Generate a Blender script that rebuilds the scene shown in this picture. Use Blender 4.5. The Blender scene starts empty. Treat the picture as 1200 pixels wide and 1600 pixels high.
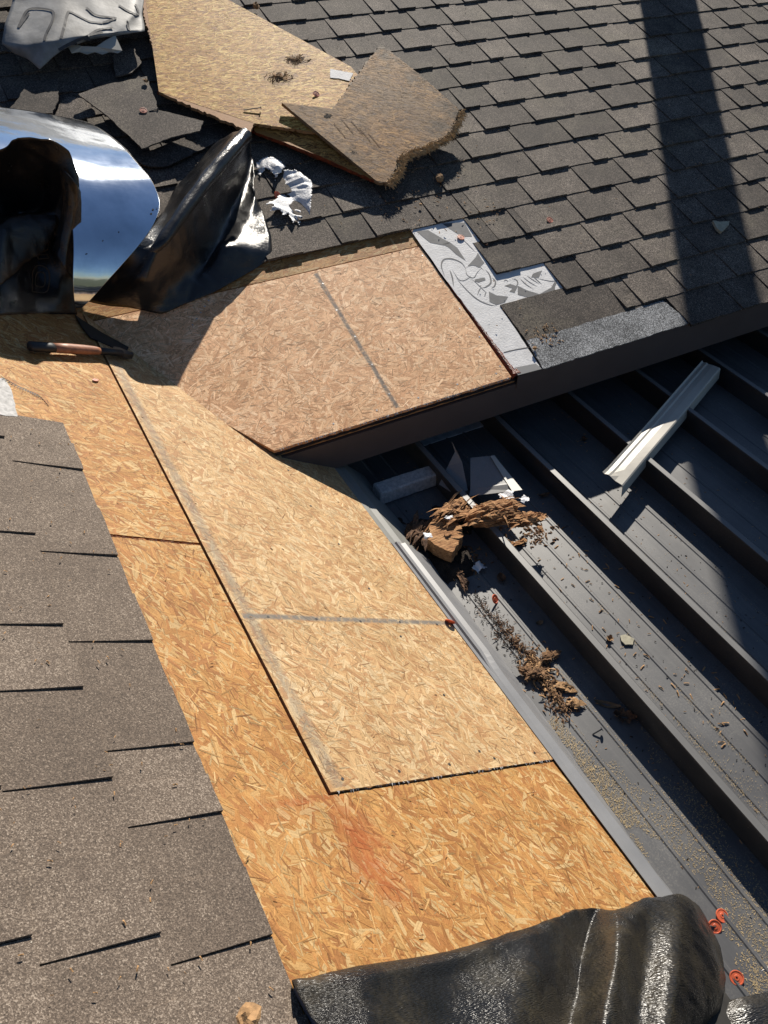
import bpy, math, random
import numpy as np
from mathutils import Matrix, Vector, noise
R=math.radians
# ---------------------------------------------------------------- camera, light, exposure
sc=bpy.context.scene
COL=sc.collection
cam=bpy.data.cameras.new('camera'); co=bpy.data.objects.new('camera',cam); COL.objects.link(co)
cam.sensor_fit='VERTICAL'; cam.sensor_height=36; cam.lens=28.170; cam.clip_start=.05; cam.clip_end=2000
co.matrix_world=Matrix([[0.88074, 0.315925, -0.352829, -0.7492], [-0.473311, 0.613173, -0.632452, -1.6468], [0.016538, 0.724024, 0.689577, 1.5442], [0, 0, 0, 1]])
sc.camera=co
SUN=Vector((.90,1.34,1.0)).normalized()
w=bpy.data.worlds.new('World'); sc.world=w; w.use_nodes=True
wn=w.node_tree.nodes; wl=w.node_tree.links
sky=wn.new('ShaderNodeTexSky'); sky.sky_type='NISHITA'; sky.sun_disc=False
sky.sun_elevation=math.asin(SUN.z); sky.sun_rotation=math.atan2(SUN.x,SUN.y)
sky.air_density=1.0; sky.dust_density=.15; sky.ozone_density=3.5
bg=wn['Background']; bg.inputs['Strength'].default_value=.05
wl.new(sky.outputs['Color'],bg.inputs['Color'])
sun=bpy.data.lights.new('sun','SUN'); sun.energy=5.0; sun.angle=R(.53); sun.color=(1,.93,.82)
so=bpy.data.objects.new('sun',sun); COL.objects.link(so); so.matrix_world=SUN.to_track_quat('Z','Y').to_matrix().to_4x4()
sc.view_settings.view_transform='Standard'; sc.view_settings.look='None'
sc.view_settings.exposure=.5; sc.view_settings.gamma=1; sc.view_settings.use_curve_mapping=False

# ---------------------------------------------------------------- frames of the three roof planes (local: along eave, up slope, out)
pA,pB,zB,hC,slC=0.55996,0.29383,0.13508,0.11711,0.00676
cA,sA,cB,sB=math.cos(pA),math.sin(pA),math.cos(pB),math.sin(pB)
FA=Matrix(((0,-cA,sA,0),(1,0,0,0),(0,sA,cA,0),(0,0,0,1)))
FB=Matrix(((1,0,0,0),(0,cB,-sB,0),(0,sB,cB,zB),(0,0,0,1)))
FC=Matrix(((1,0,0,0),(0,1,0,0),(0,math.tan(slC),1,-hC),(0,0,0,1)))
FW=Matrix.Identity(4)
rnd=random.Random(7)
U=rnd.uniform

# ---------------------------------------------------------------- node helpers
def nt(name):
    m=bpy.data.materials.new(name); m.use_nodes=True
    t=m.node_tree; b=t.nodes['Principled BSDF']
    return m,t,b
def N(t,kind,ins=None,**kw):
    n=t.nodes.new('ShaderNode'+kind)
    for k,v in kw.items(): setattr(n,k,v)
    for k,v in (ins or {}).items():
        if isinstance(v,bpy.types.NodeSocket): t.links.new(v,n.inputs[k])
        else: n.inputs[k].default_value=v
    return n
def ramp(t,fac,stops,interp='LINEAR'):
    n=t.nodes.new('ShaderNodeValToRGB'); n.color_ramp.interpolation=interp
    e=n.color_ramp.elements
    while len(e)<len(stops): e.new(1)
    for x,(p,c) in zip(e,stops): x.position=p; x.color=(*c,1) if len(c)==3 else c
    t.links.new(fac,n.inputs[0]); return n.outputs[0]
def mixc(t,fac,a,b,mode='MIX'):
    n=t.nodes.new('ShaderNodeMix'); n.data_type='RGBA'; n.blend_type=mode
    for i,v in ((0,fac),(6,a),(7,b)):
        if isinstance(v,bpy.types.NodeSocket): t.links.new(v,n.inputs[i])
        else: n.inputs[i].default_value=v if i==0 else (*v,1) if len(v)==3 else v
    return n.outputs[2]
def math_(t,op,a,b=0.0,c=0.0):
    n=t.nodes.new('ShaderNodeMath'); n.operation=op
    for i,v in enumerate((a,b,c)):
        if isinstance(v,bpy.types.NodeSocket): t.links.new(v,n.inputs[i])
        else: n.inputs[i].default_value=v
    return n.outputs[0]
def bump(t,b,h,strength,dist,chain=None):
    n=N(t,'Bump',{'Height':h,'Strength':strength,'Distance':dist})
    if chain is not None: t.links.new(chain,n.inputs['Normal'])
    t.links.new(n.outputs[0],b.inputs['Normal']); return n.outputs[0]
def objco(t): return N(t,'TexCoord').outputs['Object']
def mapping(t,v,scale=(1,1,1),rot=(0,0,0),loc=(0,0,0)):
    return N(t,'Mapping',{'Vector':v,'Scale':scale,'Rotation':rot,'Location':loc}).outputs[0]
def noise_t(t,v,scale,detail=3,rough=.6,dist=0):
    return N(t,'TexNoise',{'Vector':v,'Scale':scale,'Detail':detail,'Roughness':rough,'Distortion':dist}).outputs[0]

def m_shingle(name,stops,dust=None,vary=.13,coarse=.0):
    m,t,b=nt(name); o=N(t,'NewGeometry').outputs['Position']
    v1=N(t,'TexVoronoi',{'Vector':o,'Scale':760.0}); v2=N(t,'TexVoronoi',{'Vector':o,'Scale':470.0})
    s1=N(t,'SeparateColor',{0:v1.outputs['Color']}); s2=N(t,'SeparateColor',{0:v2.outputs['Color']})
    f=math_(t,'MULTIPLY_ADD',s1.outputs[0],.5,math_(t,'MULTIPLY_ADD',s2.outputs[1],.32,.09))
    big=noise_t(t,o,7,4,.6); mid=noise_t(t,o,38,3,.6)
    f=math_(t,'ADD',f,math_(t,'MULTIPLY',math_(t,'SUBTRACT',big,.5),.34))
    f=math_(t,'ADD',f,math_(t,'MULTIPLY',math_(t,'SUBTRACT',mid,.5),.16))
    if coarse: f=math_(t,'ADD',f,math_(t,'MULTIPLY',math_(t,'SUBTRACT',noise_t(t,o,150,2,.6),.5),coarse))
    rn=N(t,'ObjectInfo').outputs['Random']
    f=math_(t,'ADD',f,math_(t,'MULTIPLY',math_(t,'SUBTRACT',rn,.5),vary))
    c=ramp(t,f,stops)
    # stray white / pale specks and rubbed dust
    sp=N(t,'TexVoronoi',{'Vector':o,'Scale':55.0}); d=math_(t,'LESS_THAN',sp.outputs['Distance'],.045)
    pick=math_(t,'GREATER_THAN',N(t,'SeparateColor',{0:sp.outputs['Color']}).outputs[0],.82)
    c=mixc(t,math_(t,'MULTIPLY',d,pick),c,(.55,.5,.42))
    if dust:
        dm=ramp(t,noise_t(t,o,4.2,5,.68),[(.50,(0,0,0)),(.72,(1,1,1))])
        fine=ramp(t,noise_t(t,o,150,2,.6),[(.35,(0,0,0)),(.7,(1,1,1))])
        c=mixc(t,math_(t,'MULTIPLY',math_(t,'MULTIPLY',dm,fine),dust[0]),c,dust[1])
    t.links.new(c,b.inputs['Base Color']); b.inputs['Roughness'].default_value=.85
    b.inputs['Specular IOR Level'].default_value=.35
    n1=bump(t,b,v2.outputs['Distance'],.3,.0010)
    bump(t,b,v1.outputs['Distance'],.3,.0007,n1)
    return m
def m_osb(name,marks=(),red=None,worn=0.0,edge=None):
    """strand colour comes from each strand's own tint; grain runs along the strand; marks = chalk lines (axis,pos,halfwidth,lo,hi,amount)"""
    m,t,b=nt(name)
    tint=N(t,'Attribute',attribute_name='tint').outputs['Color']
    uv=N(t,'UVMap').outputs[0]; o=objco(t)
    g=noise_t(t,mapping(t,uv,(14,420,1)),1,4,.65)
    c=mixc(t,1.0,tint,ramp(t,g,[(.25,(.50,.45,.38)),(.5,(1,1,1)),(.75,(1.20,1.19,1.16))]),'MULTIPLY')
    spk=ramp(t,noise_t(t,o,300,4,.75),[(.30,(.35,.28,.22)),(.40,(.9,.88,.85)),(.48,(1,1,1)),(.62,(1.08,1.08,1.08))])
    c=mixc(t,.85,c,spk,'MULTIPLY')
    blot=ramp(t,noise_t(t,o,5.5,4,.6),[(.3,(.86,.82,.76)),(.65,(1.05,1.05,1.05))])
    c=mixc(t,1.0,c,blot,'MULTIPLY')
    sep=N(t,'SeparateXYZ',{0:o})
    for ax,pos,hw,lo,hi,amt in marks:
        wob=noise_t(t,o,9,2,.5)
        d=math_(t,'ABSOLUTE',math_(t,'SUBTRACT',math_(t,'SUBTRACT',sep.outputs[ax],pos),math_(t,'MULTIPLY',math_(t,'SUBTRACT',wob,.5),.006)))
        k=N(t,'MapRange',{'Value':d,'From Min':hw*1.35,'From Max':hw*.5,'To Min':0.0,'To Max':1.0}).outputs[0]
        oth=sep.outputs[1-ax]
        k=math_(t,'MULTIPLY',k,math_(t,'MULTIPLY',math_(t,'GREATER_THAN',oth,lo),math_(t,'LESS_THAN',oth,hi)))
        k=math_(t,'MULTIPLY',k,ramp(t,noise_t(t,o,95,4,.7),[(.28,(.1,.1,.1)),(.5,(1,1,1))]))
        c=mixc(t,math_(t,'MULTIPLY',k,amt),c,(.17,.16,.145))
    if red:
        for st_ in red:
            x,y,rx,ry,amt=st_[:5]; scol=st_[5] if len(st_)>5 else (.34,.07,.02)
            dx=math_(t,'DIVIDE',math_(t,'SUBTRACT',sep.outputs[0],x),rx); dy=math_(t,'DIVIDE',math_(t,'SUBTRACT',sep.outputs[1],y),ry)
            r2=math_(t,'ADD',math_(t,'MULTIPLY',dx,dx),math_(t,'MULTIPLY',dy,dy))
            k=N(t,'MapRange',{'Value':r2,'From Min':1.0,'From Max':0.0}).outputs[0]
            k=math_(t,'MULTIPLY',math_(t,'POWER',k,.6),ramp(t,noise_t(t,mapping(t,o,(1,1,1)),24,4,.7),[(.32,(0,0,0)),(.56,(1,1,1))]))
            c=mixc(t,math_(t,'MULTIPLY',k,amt),c,scol)
    if worn:
        k=ramp(t,noise_t(t,o,6,5,.65),[(.3,(0,0,0)),(.6,(1,1,1))])
        c=mixc(t,math_(t,'MULTIPLY',k,worn),c,(.17,.13,.09))
    t.links.new(c,b.inputs['Base Color']); b.inputs['Roughness'].default_value=.6
    b.inputs['Specular IOR Level'].default_value=.15
    n1=bump(t,b,g,.35,.0012)
    bump(t,b,noise_t(t,o,300,4,.75),.5,.0012,n1)
    return m
def m_plain(name,col,rough=.6,metal=0.,var=.25,scale=30,bmp=.15,bd=.001,spec=.5):
    m,t,b=nt(name); o=objco(t)
    n=noise_t(t,o,scale,5,.65)
    lo=tuple(max(0,x*(1-var)) for x in col); hi=tuple(min(1,x*(1+var)) for x in col)
    t.links.new(ramp(t,n,[(.3,lo),(.7,hi)]),b.inputs['Base Color'])
    b.inputs['Roughness'].default_value=rough; b.inputs['Metallic'].default_value=metal; b.inputs['Specular IOR Level'].default_value=spec
    if bmp: bump(t,b,noise_t(t,o,scale*6,3,.6),bmp,bd)
    return m
def m_metal_paint(name,col,dusty=.0,rough=.42,lit_top=0.):
    m,t,b=nt(name); o=objco(t)
    n=noise_t(t,o,6,5,.6); fine=noise_t(t,o,240,3,.7)
    c=ramp(t,n,[(.3,tuple(x*.88 for x in col)),(.7,tuple(x*1.1 for x in col))])
    # wiped streaks along the sheet and a film of dust
    st=noise_t(t,mapping(t,o,(60,3,10)),1,4,.6)
    c=mixc(t,math_(t,'MULTIPLY',ramp(t,st,[(.45,(0,0,0)),(.75,(1,1,1))]),.12),c,(.3,.29,.27))
    dk=math_(t,'MULTIPLY',ramp(t,n,[(.42,(0,0,0)),(.62,(1,1,1))]),ramp(t,fine,[(.48,(0,0,0)),(.66,(1,1,1))]))
    c=mixc(t,math_(t,'MULTIPLY',dk,dusty),c,(.40,.37,.31))
    if lit_top:  # up-facing faces painted lighter, as if lit, against the dark side walls
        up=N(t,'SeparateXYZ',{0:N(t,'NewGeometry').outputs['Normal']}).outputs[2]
        c=mixc(t,math_(t,'MULTIPLY',N(t,'MapRange',{'Value':up,'From Min':.55,'From Max':.9}).outputs[0],lit_top),c,(.33,.325,.315))
    sp=N(t,'TexVoronoi',{'Vector':o,'Scale':70.0}); d=math_(t,'LESS_THAN',sp.outputs['Distance'],.05)
    pk=math_(t,'GREATER_THAN',N(t,'SeparateColor',{0:sp.outputs['Color']}).outputs[0],.75)
    c=mixc(t,math_(t,'MULTIPLY',math_(t,'MULTIPLY',d,pk),.7),c,(.5,.45,.35))
    t.links.new(c,b.inputs['Base Color'])
    t.links.new(N(t,'MapRange',{'Value':n,'To Min':rough-.06,'To Max':rough+.16}).outputs[0],b.inputs['Roughness'])
    bump(t,b,noise_t(t,o,22,4,.6),.05,.002)
    return m
def m_tarp(name,dust=0.0,rough=.22,weave=.35):
    m,t,b=nt(name); o=objco(t); uv=N(t,'UVMap').outputs[0]
    # scrim pressed into the film
    n=noise_t(t,o,13,5,.65)
    c=ramp(t,n,[(.3,(.008,.008,.009)),(.7,(.017,.016,.016))])
    if dust:
        k=math_(t,'MULTIPLY',ramp(t,noise_t(t,o,8.5,6,.7),[(.42,(0,0,0)),(.68,(1,1,1))]),ramp(t,noise_t(t,o,120,4,.7),[(.3,(.2,.2,.2)),(.62,(1,1,1))]))
        k=math_(t,'MULTIPLY',k,dust)
        c=mixc(t,k,c,(.115,.088,.042))
        t.links.new(math_(t,'MULTIPLY_ADD',k,.42,rough),b.inputs['Roughness'])
    else:
        t.links.new(N(t,'MapRange',{'Value':noise_t(t,o,30,4,.6),'To Min':rough-.08,'To Max':rough+.12}).outputs[0],b.inputs['Roughness'])
    t.links.new(c,b.inputs['Base Color']); b.inputs['Specular IOR Level'].default_value=.62
    n1=bump(t,b,noise_t(t,mapping(t,uv,(110,420,1),rot=(0,0,.45)),1,1.5,.5),weave,.0030)
    n2=bump(t,b,noise_t(t,o,60,3,.6),.16,.004,n1)
    bump(t,b,noise_t(t,o,17,3,.55),.12,.008,n2)
    return m

M={}
M['shingle_near']=m_shingle('brown_granules',[(0.14, (0.0627, 0.048, 0.0364)), (0.36, (0.0983, 0.0744, 0.0569)), (0.54, (0.138, 0.1042, 0.0792)), (0.7, (0.1897, 0.147, 0.1122)), (0.88, (0.3565, 0.2924, 0.2332))])
M['shingle_far']=m_shingle('dark_granules',[(0.16, (-0.0007, 0.0001, -0.0)), (0.4, (0.0367, 0.0283, 0.0237)), (0.58, (0.0873, 0.0695, 0.0574)), (0.74, (0.1736, 0.142, 0.1149)), (0.92, (0.4275, 0.3577, 0.2958))],dust=(.5,(.30,.26,.18)),vary=.16,coarse=.42)
M['starter']=m_shingle('grey_granules',[(.16,(.012,.012,.013)),(.42,(.05,.052,.055)),(.58,(.13,.135,.14)),(.70,(.4,.41,.42)),(.9,(.7,.7,.7))])
M['osb_warm']=m_osb('amber_strand_board',red=[((-1.1746, 0.5905, 0.0)[0],(-1.1746, 0.5905, 0.0)[1],.10,.05,.42),((-1.211, 0.5738, 0.0)[0],(-1.211, 0.5738, 0.0)[1],.07,.06,.36),((-1.1269, 0.6014, 0.0)[0],(-1.1269, 0.6014, 0.0)[1],.10,.03,.3),((-1.0719, 0.667, 0.0)[0],(-1.0719, 0.667, 0.0)[1],.008,.09,.5),(-1.08,.72,.03,.1,.25)])
M['osb_pale']=m_osb('pale_strand_board',marks=[(0,-.657,.0075,.02,.60,.9),(1,.584,.013,-1.06,.35,.5)])
M['osb_tan']=m_osb('tan_strand_board',marks=[(0,.215,.0075,.015,.60,.9)])
HOL=[[(0.5884, 1.6199)][0],[(0.4786, 1.5241)][0],[(0.093, 1.8568)][0]]
M['osb_scrap']=m_osb('weathered_strand_board',red=[(HOL[0][0],HOL[0][1],.07,.05,.7,(.10,.05,.02)),(HOL[1][0],HOL[1][1],.08,.06,.6,(.10,.05,.02)),(HOL[2][0],HOL[2][1],.03,.10,.6,(.10,.05,.02))])
RIM=[[(1.0661, 1.1681)][0],[(0.9277, 1.5599)][0],[(1.0055, 1.3597)][0],[(0.9438, 1.0846)][0],[(0.5565, 1.0439)][0]]
DK=(.035,.022,.014)
M['osb_worn']=m_osb('grey_weathered_strand_board',worn=.55,red=[(RIM[0][0],RIM[0][1],.09,.10,.95,DK),(RIM[1][0],RIM[1][1],.07,.10,.9,DK),(RIM[2][0],RIM[2][1],.10,.05,.85,DK),(RIM[3][0],RIM[3][1],.06,.07,.8,DK),(RIM[4][0],RIM[4][1],.05,.04,.8,DK)])
M['tar']=m_plain('tar_black_board',(.02,.018,.016),.9)
M['fascia']=m_plain('brown_painted_fascia',(.085,.066,.062),.5,var=.1,scale=12,bmp=.08)
M['wood_edge']=m_plain('raw_wood_edge',(.36,.2,.09),.8,var=.3,scale=60)
M['resin']=m_plain('red_brown_edge_seal',(.17,.032,.01),.35,var=.6,scale=60,bmp=.6,bd=.004)
M['metal_roof']=m_metal_paint('charcoal_painted_steel',(.084,.084,.087),dusty=.22,rough=.42)
M['seam']=m_metal_paint('charcoal_seam_paint_shaded',(.026,.026,.028),dusty=.06,rough=.40,lit_top=.33)  # pan paint darkened so seam walls read as shade, tops lightened
M['drip']=m_metal_paint('charcoal_flashing_paint',(.21,.21,.215),dusty=.10,rough=.40)
M['drip_bare']=m_metal_paint('dull_zinc_flashing',(.20,.20,.185),dusty=.2,rough=.5)
M['trim_pale']=m_metal_paint('beige_coated_trim',(.46,.43,.37),dusty=.2,rough=.4)
M['grey_sheet']=m_metal_paint('grey_coated_sheet',(.2,.2,.2),dusty=.2,rough=.45)
M['foam']=m_plain('grey_white_board',(.42,.41,.40),.8,var=.35,scale=90,bmp=.3,bd=.002)
M['white_strip']=m_plain('pale_flashing_strip',(.4,.42,.44),.6)
M['tarp']=m_tarp('black_woven_film'); M['tarp_dusty']=m_tarp('dusty_black_woven_film',dust=.36,rough=.25,weave=.75)
M['crack']=m_plain('dark_torn_wood',(.09,.028,.012),.9,var=.6,scale=80)
M['tarp_back']=m_plain('grey_film_back',(.16,.17,.2),.4,var=.2,scale=20)
M['ink_brown']=m_plain('brown_print',(.075,.05,.028),.6)
M['under']=m_plain('pale_grey_underlayment',(.70,.69,.68),.75,var=.12,scale=26,bmp=.5,bd=.0025)
M['under_dirty']=m_plain('soiled_grey_underlayment',(.25,.245,.235),.6,var=.45,scale=9,bmp=.3,bd=.002)
M['ink']=m_plain('grey_print',(.13,.13,.135),.75,var=.25,scale=50,bmp=0)
M['ink_and_shadow']=m_plain('dark_grey_print_and_shadow',(.05,.05,.055),.7,var=.25,scale=50,bmp=0)
M['foil']=m_plain('white_crumpled_film',(.74,.74,.75),.45,var=.15,scale=40,bmp=.6,bd=.004)
M['cap']=m_plain('orange_plastic',(.74,.15,.065),.38,var=.2,scale=40)
M['cap_pale']=m_plain('faded_orange_plastic',(.62,.25,.16),.5,var=.2,scale=40)
M['steel']=m_plain('nail_steel',(.45,.44,.43),.35,1.,var=.2)
M['handle']=m_plain('worn_brown_handle',(.36,.15,.08),.5,var=.35,scale=40)
M['black_rubber_and_shadow']=m_plain('black_rubber_and_shadow',(.02,.02,.021),.5)
M['tool_steel']=m_plain('dark_tool_steel',(.12,.115,.11),.4,.8)

def m_rot(name,lo,mid,hi):
    m,t,b=nt(name); o=objco(t)
    f=noise_t(t,mapping(t,o,(22,150,150)),1,6,.7); g=noise_t(t,o,60,4,.65)
    c=ramp(t,math_(t,'MULTIPLY_ADD',f,.7,math_(t,'MULTIPLY',g,.3)),[(.34,lo),(.5,mid),(.66,hi)])
    t.links.new(c,b.inputs['Base Color']); b.inputs['Roughness'].default_value=.9
    n1=bump(t,b,f,.9,.006); bump(t,b,g,.5,.004,n1); return m
M['rot']=m_rot('rotten_wood',(.10,.04,.015),(.40,.20,.085),(.62,.38,.18))
M['rot_mid']=m_rot('brown_rotten_wood',(.05,.024,.012),(.20,.105,.048),(.38,.22,.11))
M['rot_dark']=m_rot('dark_rotten_wood',(.022,.012,.008),(.11,.055,.028),(.26,.14,.07))
M['chips']=m_plain('wood_chips',(.38,.22,.10),.85,var=.45,scale=50,bmp=.4,bd=.003)
M['fibre']=m_plain('torn_wood_fibre',(.50,.36,.20),.85,var=.35,scale=60,bmp=0)
M['sawdust']=m_plain('sawdust',(.44,.33,.18),.9,var=.35,scale=120,bmp=0)
M['leaf']=m_plain('dry_leaf',(.16,.10,.05),.7,var=.4,scale=60)
M['stone']=m_plain('pale_stone',(.36,.33,.24),.8,var=.3,scale=70)
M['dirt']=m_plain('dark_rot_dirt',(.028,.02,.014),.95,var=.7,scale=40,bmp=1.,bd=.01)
M['ground']=m_plain('grass_and_soil',(.07,.075,.035),.95,var=.5,scale=.4,bmp=0)
M['wall']=m_plain('dark_siding',(.07,.06,.055),.8)
M['flue']=m_plain('zinc_flue',(.35,.35,.35),.5,.6)
def m_zinc():
    m,t,b=nt('galvanised_sheet'); o=objco(t)
    st=noise_t(t,mapping(t,o,(9,160,40),rot=(0,0,.3)),1,4,.6); bl=noise_t(t,o,11,5,.65)
    c=ramp(t,bl,[(.3,(.66,.72,.80)),(.6,(.80,.86,.95))])
    t.links.new(c,b.inputs['Base Color']); b.inputs['Metallic'].default_value=1
    t.links.new(N(t,'MapRange',{'Value':bl,'To Min':.05,'To Max':.13}).outputs[0],b.inputs['Roughness'])
    n1=bump(t,b,st,.04,.002); n2=bump(t,b,noise_t(t,o,5,3,.5),.16,.02,n1); bump(t,b,noise_t(t,mapping(t,o,(30,4,8),rot=(0,0,.9)),1,3,.6),.05,.006,n2)
    return m
M['zinc']=m_zinc()

# ---------------------------------------------------------------- object helpers
def mesh(name,V,F,m,parent=None,frame=None,smooth=False,uv=None,tint=None,label=None,kind=None):
    me=bpy.data.meshes.new(name); me.from_pydata([tuple(map(float,v)) for v in V],[],F); me.update()
    if m is not None: me.materials.append(m if not isinstance(m,str) else M[m])
    if smooth: me.polygons.foreach_set('use_smooth',[True]*len(me.polygons))
    if uv is not None:
        l=me.uv_layers.new(name='UVMap'); l.data.foreach_set('uv',np.asarray(uv,dtype=np.float32)[[lp.vertex_index for lp in me.loops]].ravel())
    if tint is not None:
        a=me.color_attributes.new('tint','FLOAT_COLOR','POINT'); a.data.foreach_set('color',np.asarray(tint,dtype=np.float32).ravel())
    o=bpy.data.objects.new(name,me); COL.objects.link(o)
    if parent is not None: o.parent=parent
    elif frame is not None: o.matrix_world=frame
    if label: o['label']=label
    if kind: o['kind']=kind
    return o
def thing(name,label,cat,frame,group=None,loc=(0,0,0),rz=0):
    o=bpy.data.objects.new(name,None); COL.objects.link(o); o.empty_display_size=.05
    o.matrix_world=frame@Matrix.Translation(loc)@Matrix.Rotation(rz,4,'Z')
    o['label']=label; o['category']=cat; o['kind']='thing'
    if group: o['group']=group
    return o
def tag(o,label,cat,group=None):
    o['label']=label; o['category']=cat; o['kind']='thing'
    if group: o['group']=group
    return o
def area2(p): return sum(p[i-1][0]*p[i][1]-p[i][0]*p[i-1][1] for i in range(len(p)))
def ccw(p): return list(p) if area2(p)>0 else list(p)[::-1]
def jag(poly,step,amp,edges=None):
    out=[]
    n=len(poly)
    for i in range(n):
        a,b=poly[i],poly[(i+1)%n]; d=math.dist(a[:2],b[:2]); k=max(1,int(d/step))
        am=amp if (edges is None or i in edges) else amp*.12
        for j in range(k):
            f=j/k; q=[a[c]+(b[c]-a[c])*f for c in range(len(a))]
            if j: q[0]+=U(-am,am); q[1]+=U(-am,am)
            out.append(tuple(q))
    return out
def prism(poly,l0,l1):
    """poly (a,b) or (a,b,l); l0,l1 = bottom and top height (added to l)"""
    p=ccw(poly); n=len(p); h=lambda q:(q[2] if len(q)>2 else 0)
    V=[(q[0],q[1],h(q)+l0) for q in p]+[(q[0],q[1],h(q)+l1) for q in p]
    F=[list(range(n))[::-1],list(range(n,2*n))]+[[i,(i+1)%n,n+(i+1)%n,n+i] for i in range(n)]
    return V,F
def box(x0,x1,y0,y1,z0,z1):
    return prism([(x0,y0),(x1,y0),(x1,y1),(x0,y1)],z0,z1)
def merge(*parts):
    V,F=[],[]
    for v,f in parts:
        k=len(V); V+=list(v); F+=[[i+k for i in q] for q in f]
    return V,F
def clip(poly,conv):
    out=poly
    n=len(conv)
    for i in range(n):
        a,b=conv[i],conv[(i+1)%n]; ins=lambda q:(b[0]-a[0])*(q[1]-a[1])-(b[1]-a[1])*(q[0]-a[0])
        src,out=out,[]
        for j in range(len(src)):
            p,q=src[j-1],src[j]; dp,dq=ins(p),ins(q)
            if (dp<0)!=(dq<0):
                f=dp/(dp-dq); out.append(tuple(p[c]+(q[c]-p[c])*f for c in range(len(p))))
            if dq>=0: out.append(q)
        if len(out)<3: return []
    return out
PAL={'warm': [(0.489, 0.268, 0.09), (0.424, 0.201, 0.06), (0.537, 0.346, 0.147), (0.359, 0.147, 0.044), (0.587, 0.441, 0.23), (0.293, 0.111, 0.036), (0.472, 0.24, 0.081)], 'pale': [(0.548, 0.375, 0.192), (0.496, 0.304, 0.143), (0.599, 0.453, 0.266), (0.427, 0.235, 0.106), (0.65, 0.514, 0.321), (0.376, 0.186, 0.082), (0.53, 0.348, 0.174)], 'tan': [(0.875, 0.545, 0.313), (0.795, 0.459, 0.251), (0.966, 0.656, 0.399), (0.69, 0.372, 0.194), (1.033, 0.743, 0.485), (0.581, 0.304, 0.155), (0.848, 0.519, 0.293)], 'scrap': [(0.599, 0.339, 0.088), (0.517, 0.263, 0.059), (0.683, 0.427, 0.117), (0.435, 0.205, 0.048), (0.746, 0.505, 0.159), (0.342, 0.156, 0.035), (0.599, 0.331, 0.088)], 'worn': [(0.447, 0.215, 0.056), (0.366, 0.17, 0.046), (0.527, 0.266, 0.075), (0.284, 0.126, 0.033), (0.589, 0.31, 0.092), (0.203, 0.088, 0.025), (0.426, 0.206, 0.056)]}
def soften(pal,k=.68):
    m=[sum(c[i] for c in pal)/len(pal) for i in range(3)]
    return [tuple(m[i]+(c[i]-m[i])*k for i in range(3)) for c in pal]
def strands(parent,polys,m,pal,ang,spread,dens=1.0,size=.8,lift=lambda a,b:0,seed=1):
    """wood flakes pressed into a board: each a thin ragged facet with its own tint, clipped at the board's edges"""
    r=random.Random(seed); V,F,uv,tn=[],[],[],[]
    P0=soften(PAL[pal],{'scrap':1.25,'worn':1.25,'tan':.7}.get(pal,.62))
    for poly in polys:
        poly=ccw(poly); xs=[q[0] for q in poly]; ys=[q[1] for q in poly]
        A_=(max(xs)-min(xs))*(max(ys)-min(ys))*dens/size**2
        jobs=[]
        for cnt,L,W,z0,z1 in ((4200,(.05,.13),(.012,.032),.0001,.0004),(3300,(.03,.085),(.005,.014),.0003,.0006),(3300,(.012,.05),(.0012,.0040),.0005,.00075)):
            jobs+=[(L,W,z0,z1)]*int(cnt*A_)
        for i,(L,W,z0,z1) in enumerate(jobs):
            cx,cy=r.uniform(min(xs),max(xs)),r.uniform(min(ys),max(ys))
            l=r.uniform(*L)*size; wd=r.uniform(*W)*size; a=ang+r.gauss(0,spread)
            if r.random()<.10: a+=r.uniform(.7,1.9)
            ca,sa=math.cos(a),math.sin(a); tp=r.uniform(.1,.5)
            k=[(-.5,r.uniform(-.25,.25)),(-.46,-r.uniform(.1,.4)),(-.40,-r.uniform(.35,.5)),(r.uniform(-.15,.15),-.5),(.40,-r.uniform(.25,.5)),(.44,-tp*r.uniform(.2,1)),(.5,r.uniform(-.2,.2)),(.41,r.uniform(.2,.5)),(r.uniform(-.2,.1),.5),(-.43,r.uniform(.25,.5)),(-.47,r.uniform(.0,.2))]
            base=r.uniform(z0,z1); tl,tw=r.gauss(0,.0010),r.gauss(0,.004)
            u0,v0=r.random()*40,r.random()*40
            pts=[(cx+ca*x*l-sa*y*wd,cy+sa*x*l+ca*y*wd,base+tl*x*l+tw*y*wd,u0+x*l,v0+y*wd) for x,y in k]
            pts=clip(pts,poly)
            if len(pts)<3: continue
            col=r.choice(P0); f=r.uniform(.90,1.09)
            if z0>.0004: f=r.choice((.62,.74,.85,1.1,1.2))
            j=len(V)
            for q in pts:
                V.append((q[0],q[1],max(q[2],.00005)+lift(q[0],q[1]))); uv.append((q[3],q[4])); tn.append((col[0]*f,col[1]*f,col[2]*f,1))
            F.append(list(range(j,j+len(pts))))
    return mesh('wood_strands',V,F,m,parent,uv=uv,tint=tn,kind='stuff')
def board(name,parent,poly,l0,l1,m,pal,frame=None,label=None):
    V,F=prism(poly,l0,l1); c=PAL[pal][3]
    return mesh(name,V,F,m,parent,frame,uv=[(v[0],v[1]) for v in V],tint=[(*c,1)]*len(V),label=label)
def catmull(P,k):
    """P: n x m x 3 control grid -> dense grid, k samples per span both ways"""
    P=np.asarray(P,float)
    def along(Q):
        n=len(Q); Qe=np.concatenate([[2*Q[0]-Q[1]],Q,[2*Q[-1]-Q[-2]]])
        out=[]
        for i in range(n-1):
            p0,p1,p2,p3=Qe[i:i+4]
            for j in range(k):
                t=j/k
                out.append(.5*((2*p1)+(-p0+p2)*t+(2*p0-5*p1+4*p2-p3)*t*t+(-p0+3*p1-3*p2+p3)*t**3))
        out.append(Q[-1]); return np.array(out)
    P=along(P); P=np.swapaxes(along(np.swapaxes(P,0,1)),0,1)
    return P
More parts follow.
